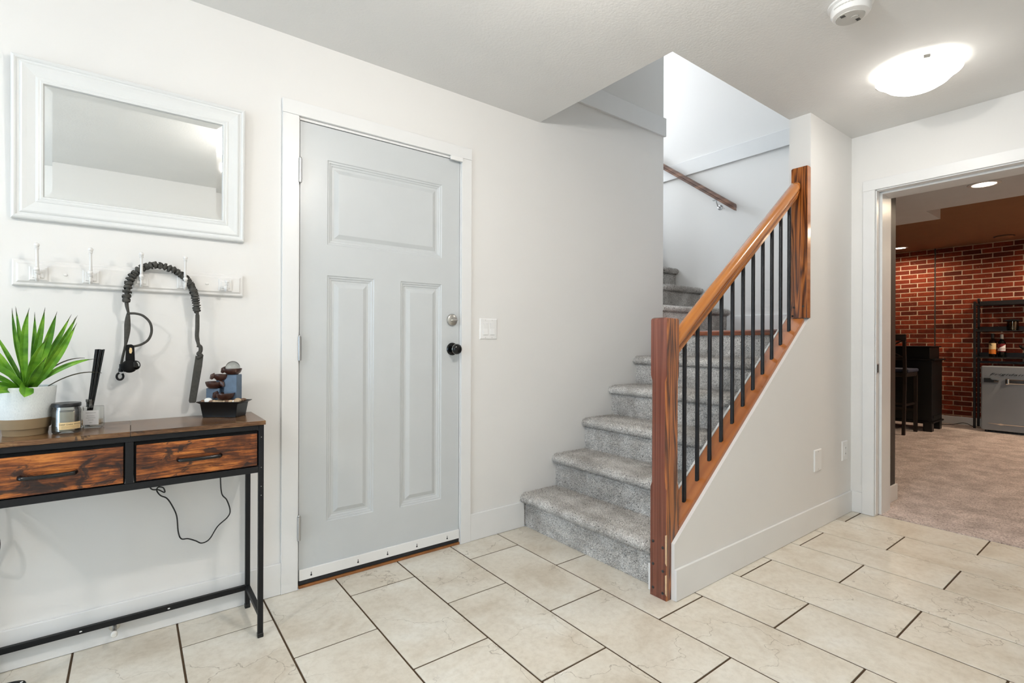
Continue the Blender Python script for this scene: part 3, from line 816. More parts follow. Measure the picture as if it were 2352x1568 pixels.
along(rail_prof, 1.897, zr(1.897), 1, 1.338, 'handrail', 'fir_rail', cut0=1.896, cut1=3.066)
# rounded rail end fixed to the upper post
q = B(); n1 = 9
xe = 3.066; zc0 = zr(xe)
vs = []
for k in range(n1):
    t = math.pi / 2 * k / (n1 - 1)
    sc_ = math.cos(t) * 0.94 + 0.06; xo = math.sin(t) * 0.041
    for (dy, hh) in rail_prof:
        hc = 0.036; hz = hc + (hh - hc) * (0.30 + 0.70 * sc_)
        vs.append((xe + xo, 1.338 + dy * (0.35 + 0.65 * sc_), zc0 + SL * xo + hz / ca))
m_ = len(rail_prof)
fs = [(i * m_ + j, i * m_ + (j + 1) % m_, (i + 1) * m_ + (j + 1) % m_, (i + 1) * m_ + j) for i in range(n1 - 1) for j in range(m_)] + [tuple(range(m_ - 1, -1, -1)), tuple(range((n1 - 1) * m_, n1 * m_))]
ro = q.add(vs, fs).build('rail_end', 'fir_rail', rl, origin=(xe, 1.338, zc0))
for dy in (-0.012, 0.014):
    B().ball((xe + 0.018, 1.338 + dy, zc0 + SL * 0.018 + 0.064 / ca), 0.0055, 6).build('bolt_plug', 'steel', ro)
bx0 = 1.998; dbx = (3.016 - 1.998) / 10
bal = None
for k in range(11):
    x = bx0 + dbx * k
    B().cyl((x, 1.340, zs(x) - 0.006), (x, 1.340, zr(x) + 0.012), 0.0096, 14).build('baluster', 'baluster_metal', rl)

# short handrail on the far stairwell wall
wr = thing('wall_handrail', 'short brown wooden handrail fixed to the far stairwell wall', 'handrail', (4.09, 2.26, 2.25))
s2 = (2.79 - 2.253) / (2.97 - 2.255)
def wl(y): return 2.250 + s2 * (y - 2.255)
prof = [(-0.021, -0.024), (-0.019, -0.008), (-0.024, -0.002), (-0.022, 0.014), (-0.012, 0.022), (0.012, 0.022), (0.022, 0.014), (0.024, -0.002), (0.019, -0.008), (0.021, -0.024)]
q = B(); vs = []
for y in (2.255, 3.55):
    for (dx, dz) in prof: vs.append((4.085 + dx, y, wl(y) + dz * 1.25))
m_ = len(prof)
q.add(vs, [tuple(range(m_)), tuple(range(2 * m_ - 1, m_ - 1, -1))] + [(i, (i + 1) % m_, m_ + (i + 1) % m_, m_ + i) for i in range(m_)]).build('rail', 'wall_rail_wood', wr)
for y in (2.43, 3.3):
    q = B().tube([(4.085, y, wl(y) - 0.030), (4.09, y, wl(y) - 0.055), (4.115, y, wl(y) - 0.085), (4.149, y, wl(y) - 0.090)], 0.005, 8)
    q.box(4.075, 4.095, y - 0.03, y + 0.03, wl(y) - 0.036, wl(y) - 0.029)
    q.lathe([(0.022, 0), (0.022, 0.004), (0.012, 0.008), (0.0, 0.008)], (XF, y, wl(y) - 0.09), 16, (-1, 0, 0)).build('bracket', 'hinge_steel', wr)
# ------------------------------------------------------------------ ceiling lights of the hall
def ceiling_light(x, y, label, watts):
    t = thing('ceiling_light', label, 'ceiling light', (x, y, H), 'flush ceiling lights of the hall')
    B().lathe([(0.135, 0.0), (0.137, -0.010), (0.132, -0.030), (0.10, -0.034)], (x, y, H - 0.0005), 40).build('base_pan', 'plastic_white', t)
    pr = [(0.168, -0.034), (0.1685, -0.040), (0.150, -0.052), (0.136, -0.064), (0.118, -0.082), (0.090, -0.098), (0.055, -0.107), (0.02, -0.110), (0.0, -0.1102)]
    B().lathe(pr[2:], (x, y, H), 48).build('glass_shade', 'lamp_glass', t)
    B().lathe([(0.120, -0.030), (0.160, -0.031)] + pr[:3], (x, y, H), 48).build('shade_rim', 'lamp_rim', t)
    for k in range(3):
        a = R(205 + 120 * k)
        c = B().box(-0.012, 0.012, -0.004, 0.004, -0.006, 0.010)
        c.rotz(a + R(90), (0, 0)); ca_, sa_ = math.cos(a), math.sin(a)
        c.xf(lambda px, py, pz: (x + 0.170 * ca_ + px, y + 0.170 * sa_ + py, H - 0.034 + pz)).build('clip', 'steel', t, bevel=0.001)
    if not watts: return t
    d = bpy.data.lights.new('lamp_bulb', 'POINT'); d.energy = watts; d.color = LAMP_COL; d.shadow_soft_size = 0.045
    o = bpy.data.objects.new('lamp_bulb', d); COL.objects.link(o); o.parent = t; o.location = (0, 0, -0.21)
    return t
ceiling_light(3.04, 0.755, 'lit white glass ceiling light in front of the bar doorway', 0.0)
ceiling_light(0.90, 0.755, 'lit white glass ceiling light over the middle of the hall', LAMP_W)
ceiling_light(-1.60, 0.755, 'added unseen white glass ceiling light at the left end of the hall', LAMP_W)  # extra lamp out of view, added because the hall needed more light

# smoke detector
t = thing('smoke_detector', 'round white smoke detector on the ceiling', 'smoke detector', (2.262, 0.775, H))
sx, sy = 2.262, 0.775
B().lathe([(0.078, 0.0), (0.078, -0.008), (0.070, -0.010)], (sx, sy, H - 0.0005), 40).build('mount', 'plastic_white', t)
bd = B().lathe([(0.066, -0.010), (0.068, -0.014), (0.068, -0.038), (0.062, -0.046), (0.045, -0.049), (0.0, -0.049)], (sx, sy, H), 40).build('body', 'plastic_white', t)
B().lathe([(0.050, -0.0485), (0.049, -0.052), (0.0, -0.0525)], (sx + 0.006, sy + 0.004, H), 36).build('face', 'plastic_grey', bd)
for i in range(3):
    B().box(sx - 0.034 + i * 0.006, sx - 0.031 + i * 0.006, sy + 0.010, sy + 0.026, H - 0.0530, H - 0.0522).build('slot', 'slot_dark', bd, smooth=False)
for i in range(4):
    B().box(sx + 0.030 + i * 0.005, sx + 0.0325 + i * 0.005, sy - 0.020, sy - 0.006, H - 0.0530, H - 0.0518).build('slot', 'slot_dark', bd, smooth=False)
B().lathe([(0.013, -0.0525), (0.013, -0.0545), (0.0, -0.0550)], (sx + 0.012, sy - 0.010, H), 20).build('test_button', 'plastic_grey', bd)
for i in range(9):
    a = R(150 + i * 9)
    B().box(-0.0015, 0.0015, -0.0045, 0.0045, -0.002, 0.002).rotz(a, (0, 0)).xf(lambda px, py, pz, a=a: (sx + 0.0675 * math.cos(a) + px, sy + 0.0675 * math.sin(a) + py, H - 0.026 + pz)).build('vent', 'plastic_grey', bd, smooth=False)

# ------------------------------------------------------------------ mirror, tilted slightly forward
mr = thing('wall_mirror', 'wide mirror in a moulded white frame above the coat hooks', 'mirror', (0.027, YD, 1.505))
X0, X1, Z0, Z1 = -0.319, 0.373, 1.505, 2.047
fr = B().rings(X0, X1, Z0, Z1, [(0.0, 0.001), (0.0, 0.015), (0.003, 0.020), (0.008, 0.022), (0.012, 0.020), (0.015, 0.016), (0.020, 0.0155), (0.024, 0.020), (0.028, 0.0215), (0.040, 0.0185), (0.060, 0.0150), (0.062, 0.0165), (0.067, 0.0175), (0.071, 0.0160), (0.074, 0.0175), (0.079, 0.0165), (0.082, 0.0100)], YD, cap=False)
fr.box(X0 + 0.01, X1 - 0.01, YD - 0.004, YD - 0.001, Z0 + 0.01, Z1 - 0.01)
gl_ = B().rings(X0 + 0.080, X1 - 0.080, Z0 + 0.080, Z1 - 0.080, [(0.0, 0.0095), (0.022, 0.0120)], YD)
tl = math.tan(R(1.2))
for q in (fr, gl_): q.xf(lambda x, y, z: (x, y - (z - Z0) * tl, z))
fr.build('frame', 'frame_white', mr, smooth=False)
gl_.build('mirror_glass', 'mirror_glass', mr, smooth=False)

# ------------------------------------------------------------------ coat hook rail
hk = thing('hook_rail', 'white wooden coat hook rail below the mirror', 'coat rack', (0.027, YD, 1.28))
B().rings(-0.316, 0.370, 1.281, 1.368, [(0.0, 0.001), (0.0, 0.012), (0.004, 0.015), (0.010, 0.015), (0.016, 0.020), (0.020, 0.020)], YD).build('backboard', 'hook_white', hk, smooth=False)
HX = (-0.250, -0.113, 0.030, 0.165, 0.304)
for k, x in enumerate(HX):
    y0 = YD - 0.020
    p = B().rings(x - 0.0235, x + 0.0235, 1.299, 1.346, [(0.0, 0.0), (0.0, 0.003), (0.003, 0.005), (0.008, 0.005), (0.010, 0.008), (0.018, 0.008)], y0)
    ho = p.build('hook', 'hook_white', hk, smooth=False)
    if k < 4:   # tall upper prong with a ball end
        q = B().tube([(x, y0 - 0.006, 1.322), (x, y0 - 0.020, 1.330), (x, y0 - 0.030, 1.348), (x, y0 - 0.034, 1.375), (x, y0 - 0.040, 1.402)], [0.006, 0.0055, 0.0048, 0.0042, 0.004], 10)
        for dz in (0.0, 0.004): q.cyl((x, y0 - 0.040, 1.401 + dz), (x, y0 - 0.040, 1.4032 + dz), 0.0062, 12)
        q.ball((x, y0 - 0.040, 1.414), 0.0075, 8).build('upper_prong', 'hook_white', ho)
    q = B().tube([(x, y0 - 0.006, 1.315), (x, y0 - 0.016, 1.302), (x, y0 - 0.030, 1.297), (x, y0 - 0.042, 1.304), (x, y0 - 0.046, 1.320)], [0.0055, 0.005, 0.0046, 0.0044, 0.0042], 10)
    for dz in (0.0, 0.004): q.cyl((x, y0 - 0.046, 1.320 + dz), (x, y0 - 0.046, 1.322 + dz), 0.0062, 12)
    q.ball((x, y0 - 0.046, 1.333), 0.0076, 8).build('lower_prong', 'hook_white', ho)
for x in (-0.181, 0.240):
    B().ball((x, YD - 0.0200, 1.324), 0.007, 6, (1, 0.4, 0.7)).build('screw_cap', 'hook_white', hk)

# ------------------------------------------------------------------ dog leash draped over the hooks
ls = thing('dog_leash', 'dark grey bungee dog leash hung over two coat hooks', 'leash', (0.09, 2.29, 1.30))
def smooth_path(pts, n):
    pts = [Vector(p) for p in pts]; out = []
    P = [pts[0]] + pts + [pts[-1]]
    for i in range(1, len(P) - 2):
        for k in range(n):
            t = k / n; a, b_, c, d = P[i - 1], P[i], P[i + 1], P[i + 2]
            out.append(0.5 * ((2 * b_) + (c - a) * t + (2 * a - 5 * b_ + 4 * c - d) * t * t + (3 * b_ - a - 3 * c + d) * t ** 3))
    out.append(pts[-1]); return out
ly = 2.306
pts = smooth_path([(-0.014, ly - 0.006, 1.241), (-0.011, ly - 0.006, 1.278), (-0.004, ly, 1.316), (0.012, ly + 0.002, 1.346), (0.040, ly, 1.370), (0.072, ly - 0.003, 1.379), (0.108, ly - 0.003, 1.374), (0.140, ly, 1.360), (0.163, ly + 0.002, 1.344), (0.182, ly, 1.317), (0.194, ly - 0.004, 1.285), (0.201, ly - 0.006, 1.250), (0.2045, ly - 0.006, 1.212)], 34)
rr = []
for i, p in enumerate(pts):
    u = i / (len(pts) - 1)
    f_ = 30 if u < 0.62 else 52
    ph = u * f_ * 2 * math.pi * 0.98
    amp = 0.0040 if u < 0.62 else 0.0030
    rr.append((0.0100 if u < 0.62 else 0.0112) + amp * math.sin(ph) + 0.0014 * math.sin(ph * 2.3 + 1.0))
jit = [p + Vector((random.uniform(-1, 1), random.uniform(-1, 1), random.uniform(-1, 1))) * 0.0006 for p in pts]
B().tube(jit, rr, 14).build('bungee_sleeve', 'leash_fabric', ls)
B().tube([(-0.014, ly - 0.006, 1.244), (-0.012, ly - 0.006, 1.222), (-0.008, ly - 0.006, 1.200), (-0.008, ly - 0.004, 1.196)], [0.0062, 0.0058, 0.0040, 0.0040], 10).build('stitched_end', 'leash_fabric', ls)
B().tube(smooth_path([(-0.008, ly - 0.004, 1.198), (-0.010, ly - 0.004, 1.165), (-0.011, ly - 0.004, 1.128), (-0.016, ly - 0.004, 1.080), (-0.024, ly - 0.004, 1.035), (-0.028, ly - 0.004, 1.008)], 6), [0.004 + 0.0055 * max(0, math.sin(min(1, i / 18) * math.pi)) for i in range(31)], 10, flat=0.35, up=(1, 0, 0)).build('strap', 'leash_fabric', ls)
B().tube(smooth_path([(-0.007, ly - 0.006, 1.196), (0.014, ly - 0.010, 1.196), (0.036, ly - 0.014, 1.188), (0.056, ly - 0.014, 1.164), (0.061, ly - 0.012, 1.132), (0.052, ly - 0.012, 1.102), (0.032, ly - 0.012, 1.084), (0.008, ly - 0.012, 1.076), (-0.016, ly - 0.006, 1.072)], 8), 0.0042, 10).build('side_loop', 'leash_fabric', ls)
# snap hook at the lower end
q = B().cyl((-0.028, ly - 0.004, 1.012), (-0.0285, ly - 0.004, 0.994), 0.0055, 10)
q.cyl((-0.0285, ly - 0.004, 0.996), (-0.029, ly - 0.004, 0.984), 0.0072, 10)
a0 = [(-0.031 + 0.0095 * math.cos(t), ly - 0.004, 0.968 + 0.0125 * math.sin(t)) for t in np.linspace(R(100), R(410), 16)]
q.tube(a0, 0.0036, 8)
q.cyl((-0.021, ly - 0.004, 0.985), (-0.006, ly - 0.004, 0.985), 0.0016, 6).build('snap_hook', 'black_metal', ls)
# pouch with a clip light
pc = B().prism([(-0.016, 1.024), (0.012, 1.022), (0.010, 1.078), (0.002, 1.084), (-0.014, 1.082)], ly - 0.026, ly - 0.008, 'y').build('pouch', 'black_fabric', ls, bevel=0.003)
B().prism([(-0.004, 1.052), (0.001, 1.050), (0.004, 1.058), (0.003, 1.070), (-0.003, 1.072), (-0.005, 1.062)], ly - 0.0268, ly - 0.0258, 'y').build('worn_print', 'paper_cream', pc, smooth=False)
B().ball((-0.004, ly - 0.020, 1.004), 0.024, 10, (1.0, 0.8, 0.98)).build('clip_light', 'black_fabric', ls)
B().ball((0.014, ly - 0.026, 1.008), 0.0165, 10, (0.9, 0.7, 1.05)).build('lens', 'clear_glass', ls)
# right-hand end: cord, knot and flat hand strap
B().tube([(0.2045, ly - 0.006, 1.214), (0.206, ly - 0.006, 1.200)], [0.0062, 0.0058], 10).build('stitched_end', 'leash_fabric', ls)
B().tube(smooth_path([(0.206, ly - 0.006, 1.202), (0.206, ly - 0.006, 1.150), (0.205, ly - 0.006, 1.112), (0.211, ly - 0.008, 1.078)], 6), [0.0052] + [0.0072] * 14 + [0.006] * 4, 10, flat=0.6, up=(1, 0, 0)).build('strap', 'leash_fabric', ls)
B().tube(smooth_path([(0.206, ly - 0.008, 1.080), (0.216, ly - 0.010, 1.074), (0.216, ly - 0.010, 1.056), (0.209, ly - 0.010, 1.046), (0.220, ly - 0.010, 1.040), (0.206, ly - 0.010, 1.030)], 5), 0.0072, 10).build('knot', 'leash_fabric', ls)
B().prism([(0.200, 1.040), (0.2255, 1.036), (0.2225, 1.000), (0.2025, 0.862), (0.1985, 0.857), (0.1805, 0.858), (0.1785, 0.866)], ly - 0.012, ly - 0.008, 'y').build('hand_strap', 'leash_fabric', ls, bevel=0.001)

# ------------------------------------------------------------------ console table
ct = thing('console_table', 'narrow rustic wood console table with black metal frame', 'table', (0, 2.18, 0))
TX, TY0, TY1, TZ = 0.400, 2.036, 2.324, 0.803
for (x0, x1) in ((-TX, -0.0005), (0.0005, TX)):
    B().box(x0, x1, TY0, TY1, TZ - 0.0155, TZ).build('top_board', 'rustic_top', ct, bevel=0.0012)
for (x, nm) in ((0.386, 1), (-0.386, 1)):
    for y in (2.050, 2.308):
        lg = B().box(x - 0.0088, x + 0.0088, y - 0.0088, y + 0.0088, 0.014, TZ - 0.0158).build('leg', 'black_metal', ct, bevel=0.0015)
        B().box(x - 0.0100, x + 0.0100, y - 0.0100, y + 0.0100, 0.0, 0.016).build('foot_cap', 'black_plastic', lg, bevel=0.002)
        if y < 2.1:
            for z in (0.742, 0.630, 0.560, 0.527):
                B().ball((x, y - 0.0088, z), 0.0016, 5).build('rivet', 'steel', lg)
for (y0, y1, nm) in ((2.042, 2.0575, 'front_rail'), (2.300, 2.3155, 'back_rail')):
    for (z0_, z1_) in ((TZ - 0.034, TZ - 0.016), (0.612, 0.634)):
        B().box(-0.377, 0.377, y0, y1, z0_, z1_).build(nm, 'black_metal', ct, bevel=0.0010)
for x in (-0.386, 0.386):
    for z0_, z1_ in ((TZ - 0.034, TZ - 0.016), (0.612, 0.634)): B().box(x - 0.008, x + 0.008, 2.0590, 2.2990, z0_, z1_).build('side_rail', 'black_metal', ct, bevel=0.0010)
B().box(-0.0135, 0.0085, 2.0425, 2.0570, 0.6343, TZ - 0.0343).build('centre_post', 'black_metal', ct, bevel=0.0010)
B().box(-0.0135, 0.0085, 2.0578, 2.2998, 0.612, 0.622).build('centre_rail', 'black_metal', ct, smooth=False)
B().box(-0.377, 0.377, 2.3005, 2.3155, 0.074, 0.094).build('back_stretcher', 'black_metal', ct, bevel=0.0012)
for x in (-0.386, 0.386): B().box(x - 0.008, x + 0.008, 2.058, 2.2992, 0.076, 0.094).build('side_stretcher', 'black_metal', ct, bevel=0.0012)
for (x0, x1) in ((-0.374, -0.0165), (0.0115, 0.374)):
    dw = B().box(x0 - 0.0025, x1 + 0.0025, 2.0505, 2.285, 0.6345, 0.7685).build('drawer', 'black_fabric', ct, bevel=0.003)
    fo = B().box(x0 + 0.0035, x1 - 0.0015, 2.0445, 2.0530, 0.638, 0.756).build('drawer_front', 'rustic_front', dw, bevel=0.0012, origin=((x0 + x1) / 2, 2.0445, 0.70))
    xc = (x0 + x1) / 2 - 0.001; zc = 0.694
    B().tube(smooth_path([(xc - 0.063, 2.0445, zc), (xc - 0.061, 2.028, zc), (xc - 0.048, 2.021, zc), (xc, 2.017, zc), (xc + 0.048, 2.021, zc), (xc + 0.061, 2.028, zc), (xc + 0.063, 2.0445, zc)], 6), 0.0066, 12, flat=0.85).build('handle', 'black_gloss', dw)
# white loose-leaf marks on the rear stretcher: two small screws
for x in (-0.136, 0.118):
    B().ball((x, 2.3003, 0.083), 0.003, 5, (1.4, 0.4, 0.8)).build('screw', 'paper_white', ct)

# cord hanging under the table
tag(B().tube(smooth_path([(0.046, 2.304, 0.612), (0.060, 2.315, 0.546), (0.085, 2.322, 0.533), (0.104, 2.322, 0.520), (0.100, 2.322, 0.538), (0.084, 2.322, 0.543), (0.080, 2.322, 0.530), (0.092, 2.322, 0.510), (0.112, 2.322, 0.495), (0.130, 2.322, 0.460), (0.143, 2.322, 0.420), (0.148, 2.322, 0.360), (0.158, 2.322, 0.331), (0.180, 2.322, 0.326), (0.205, 2.322, 0.312), (0.226, 2.322, 0.298), (0.252, 2.322, 0.308), (0.280, 2.322, 0.352), (0.315, 2.322, 0.382), (0.324, 2.322, 0.408), (0.312, 2.322, 0.452), (0.294, 2.322, 0.482), (0.289, 2.320, 0.550), (0.289, 2.308, 0.612)], 8), 0.0024, 8).build('hanging_cable', 'black_cord'),
    'thin black cord looping down under the right table drawer', 'cord')
# black cable coil at the left edge of the frame and the dark shoe on the floor
a0 = [(-0.366 + 0.028 * math.cos(t), 2.285 + 0.008 * math.sin(t * 2), 0.434 + 0.055 * math.sin(t)) for t in np.linspace(0, 2 * math.pi, 40)]
q = B().tube(a0, 0.0055, 8, caps=False)
q.tube(smooth_path([(-0.366, 2.285, 0.489), (-0.367, 2.288, 0.570), (-0.366, 2.290, 0.612)], 5), 0.0045, 8)
tag(q.build('cable_coil', 'black_cord'), 'black cable coil hanging below the left end of the console table', 'cable')
sh = thing('slide_sandal', 'black sandal on the floor under the console table', 'sandal', (-0.385, 2.184, 0))
def outline(sc_):
    return [(-0.30 + 0.030 * sc_ * math.cos(t) + 0.045 * max(0, math.cos(t)) * 0.0, 2.262 + 0.0) for t in (0,)]
q = B(); pr_ = []
for k in range(28):
    t = 2 * math.pi * k / 28
    lx = 0.125 * math.cos(t); wv = (0.040 + 0.008 * math.cos(t)) * math.sin(t)
    c_, s_ = math.cos(R(-172)), math.sin(R(-172))
    pr_.append((-0.385 - lx * c_ + wv * s_, 2.184 - lx * s_ * 1.0 - wv * c_ * 1.0))
q.prism(pr_, 0.0005, 0.016, 'z').build('sole', 'black_plastic', sh, bevel=0.004)
st_ = []
for k in range(11):
    t = math.pi * k / 10
    st_.append((-0.395 - 0.010 * math.cos(t), 2.184 + 0.042 * math.cos(t), 0.012 + 0.034 * math.sin(t)))
B().tube(st_, 0.018, 10, flat=0.15, up=(1, 0, 0)).build('strap', 'black_plastic', sh)
B().ball((-0.272, 2.202, 0.0160), 0.004, 5, (1, 1, 0.3)).build('print', 'paper_white', sh)

# baseboard door stop
ds = thing('door_stop', 'small steel door stop on the baseboard under the table', 'door stop', (-0.044, YD - 0.012, 0.058))
B().lathe([(0.0165, 0), (0.0165, 0.003), (0.010, 0.007), (0.0, 0.007)], (-0.044, YD - 0.012, 0.058), 20, (0, -1, 0)).build('base', 'steel', ds)
B().cyl((-0.044, YD - 0.016, 0.058), (-0.044, YD - 0.074, 0.058), 0.0072, 14).build('rod', 'steel', ds)
B().lathe([(0.0095, 0), (0.0102, 0.004), (0.0100, 0.012), (0.007, 0.016), (0.0, 0.0165)], (-0.044, YD - 0.072, 0.058), 16, (0, -1, 0)).build('rubber_tip', 'white_rubber', ds)
# contact sensor at the top corner of the door
tag(B().box(1.350, 1.4235, 2.318, 2.3295, 2.066, 2.088).build('contact_sensor', 'plastic_white', bevel=0.002), 'small white contact sensor at the top right door corner', 'sensor')

# ------------------------------------------------------------------ switch plate and wall plates
swp = thing('light_switch', 'white double rocker light switch plate right of the door', 'switch', (1.6095, YD, 1.17))
B().rings(1.550, 1.669, 1.111, 1.229, [(0.0, 0.0), (0.0, 0.002), (0.005, 0.0062), (0.008, 0.0066)], YD).build('plate', 'plastic_white', swp, smooth=False)
for x in (1.587, 1.632):
    rk = B().prism([(YD - 0.0066, 1.136), (YD - 0.0125, 1.138), (YD - 0.0072, 1.172), (YD - 0.0095, 1.204), (YD - 0.0066, 1.205)], x - 0.0155, x + 0.0155, 'x').build('rocker', 'plastic_white', swp, smooth=False)
    B().rings(x - 0.0172, x + 0.0172, 1.1335, 1.2065, [(0.0, 0.0066), (0.0016, 0.0058)], YD, cap=False).build('rocker_frame', 'plastic_grey', rk, smooth=False)
    for z in (1.121, 1.219): B().cyl((x, YD - 0.0066, z), (x, YD - 0.0074, z), 0.0022, 8).build('screw', 'plastic_grey', swp)
bp_ = thing('blank_plate', 'blank white wall plate low on the stair wall', 'wall plate', (3.253, YK, 0.40))
B().rings(3.205, 3.301, 0.338, 0.466, [(0.0, 0.0), (0.0, 0.003), (0.004, 0.006), (0.007, 0.0064)], YK).build('plate', 'plastic_white', bp_, smooth=False)
for z in (0.350, 0.454): B().cyl((3.253, YK - 0.0064, z), (3.253, YK - 0.0072, z), 0.003, 8).build('screw', 'plastic_grey', bp_)
op = thing('power_outlet', 'white power outlet on the stair wall near the corner', 'outlet', (3.656, YK, 0.408))
B().rings(3.614, 3.698, 0.346, 0.470, [(0.0, 0.0), (0.0, 0.003), (0.004, 0.006), (0.007, 0.0064)], YK).build('plate', 'plastic_white', op, smooth=False)
fc = B().box(3.639, 3.673, YK - 0.0085, YK - 0.006, 0.374, 0.442).build('receptacle', 'plastic_white', op, bevel=0.001)
for z in (0.390, 0.426):
    for dx in (-0.006, 0.006): B().box(3.656 + dx - 0.001, 3.656 + dx + 0.001, YK - 0.0089, YK - 0.0083, z - 0.004, z + 0.004).build('slot', 'slot_dark', fc, smooth=False)
# ------------------------------------------------------------------ things on the console table
# potted plant
px, py = -0.262, 2.176
pl = thing('potted_agave', 'green spiky succulent in a white and tan pot', 'potted plant', (px, py, TZ))
po = B().lathe([(0.0645, 0.052), (0.066, 0.056), (0.0690, 0.100), (0.0725, 0.146), (0.0725, 0.149), (0.071, 0.1505), (0.0675, 0.149), (0.066, 0.140), (0.063, 0.120), (0.0, 0.120)], (px, py, TZ), 48).build('pot', 'pot_white', pl)
B().lathe([(0.052, 0.0005), (0.0545, 0.020), (0.0555, 0.0215), (0.0585, 0.0220), (0.0640, 0.050), (0.0650, 0.0535), (0.0640, 0.055), (0.0, 0.055)], (px, py, TZ), 48).build('pot_base', 'pot_tan', po)
B().lathe([(0.064, 0.134), (0.03, 0.137), (0.0, 0.139)], (px, py, TZ), 32).build('soil', 'soil', po)
def leaf(base, mid, tip, w0, name='leaf', mat='leaf_green', n=14, fold=0.35, wmax=0.55, spine=True):
    base, mid, tip = Vector(base), Vector(mid), Vector(tip)
    q = B(); vs = []; fs = []
    view = Vector((0.45, -0.85, 0.25))
    for i in range(n + 1):
        t = i / n
        p = base * (1 - t) ** 2 + mid * 2 * t * (1 - t) + tip * t * t
        d = ((mid - base) * (1 - t) + (tip - mid) * t).normalized()
        s_ = d.cross(view).normalized(); nrm = s_.cross(d).normalized()
        wv = w0 * (0.55 + 0.45 * math.sin(min(1.0, t / wmax) * math.pi / 2)) * (1 - max(0, (t - wmax) / (1 - wmax)) ** 1.6) + 0.0004
        wv *= (1 - 0.25 * (1 - t) ** 3)
        vs += [p - s_ * wv + nrm * wv * fold, p - nrm * 0.0006, p + s_ * wv + nrm * wv * fold, p - s_ * wv * 0.96 + nrm * (wv * fold - 0.0016), p - nrm * 0.0028, p + s_ * wv * 0.96 + nrm * (wv * fold - 0.0016)]
    for i in range(n):
        a, c = i * 6, (i + 1) * 6
        for (u, v_) in ((0, 1), (1, 2)): fs.append((a + u, a + v_, c + v_, c + u))
        for (u, v_) in ((4, 3), (5, 4)): fs.append((a + u, a + v_, c + v_, c + u))
        fs.append((a + 3, a + 0, c + 0, c + 3)); fs.append((a + 2, a + 5, c + 5, c + 2))
    q.add(vs, fs)
    o = q.build(name, mat, pl)
    if spine:
        sp_ = B().tube([p_ for p_ in (vs[(n - 1) * 6 + 1], vs[n * 6 + 1], Vector(vs[n * 6 + 1]) + (tip - mid).normalized() * 0.012)], [0.0012, 0.0009, 0.0002], 6)
        sp_.build('leaf_tip', 'leaf_dry', o)
    return o
cb = Vector((px + 0.004, py - 0.006, TZ + 0.128))
LV = [ # tip x, y, z (world), mid bulge, half width
 ((-0.295, 2.19, 1.186), (-0.288, 2.19, 1.05), 0.0055), ((-0.289, 2.21, 1.192), (-0.274, 2.20, 1.06), 0.0052),
 ((-0.256, 2.17, 1.188), (-0.278, 2.16, 1.07), 0.0088), ((-0.246, 2.21, 1.176), (-0.245, 2.20, 1.05), 0.0060),
 ((-0.222, 2.20, 1.192), (-0.236, 2.18, 1.07), 0.0078), ((-0.190, 2.15, 1.178), (-0.214, 2.14, 1.07), 0.0092),
 ((-0.160, 2.19, 1.172), (-0.204, 2.18, 1.06), 0.0066), ((-0.150, 2.21, 1.165), (-0.192, 2.20, 1.06), 0.0056),
 ((-0.143, 2.16, 1.168), (-0.190, 2.16, 1.05), 0.0072), ((-0.142, 2.13, 1.144), (-0.186, 2.12, 1.03), 0.0086),
 ((-0.205, 2.06, 1.098), (-0.246, 2.09, 1.02), 0.0110), ((-0.206, 2.05, 1.040), (-0.232, 2.08, 0.995), 0.0095),
 ((-0.102, 2.14, 1.036), (-0.182, 2.13, 1.025), 0.0062),
 ((-0.335, 2.20, 1.120), (-0.296, 2.19, 1.03), 0.0050), ((-0.370, 2.15, 1.120), (-0.300, 2.16, 1.03), 0.0075),
 ((-0.380, 2.12, 1.040), (-0.305, 2.14, 1.03), 0.0075), ((-0.378, 2.10, 1.010), (-0.305, 2.11, 1.00), 0.0065),
 ((-0.385, 2.16, 1.075), (-0.315, 2.17, 1.04), 0.0065), ((-0.372, 2.09, 0.955), (-0.300, 2.09, 0.985), 0.0075),
 ((-0.345, 2.08, 0.935), (-0.298, 2.08, 0.965), 0.0080), ((-0.280, 2.20, 1.160), (-0.270, 2.20, 1.04), 0.0062)]
for tip, mid, w0 in LV[:-1]: leaf(cb + Vector((random.uniform(-0.012, 0.012), random.uniform(-0.010, 0.010), 0)), mid, tip, w0 * 1.2)
leaf(cb + Vector((-0.006, -0.020, 0.014)), (-0.250, 2.100, 0.975), (-0.252, 2.072, 0.928), 0.0170, wmax=0.86, spine=False)
leaf(cb, (-0.196, 2.16, 1.045), (-0.120, 2.15, 1.040), 0.0016, 'dry_leaf', 'leaf_dry', spine=False)
leaf(cb + Vector((0.02, 0, -0.004)), (-0.150, 2.15, 1.010), (-0.076, 2.14, 0.990), 0.0014, 'dry_leaf', 'leaf_dry', spine=False)

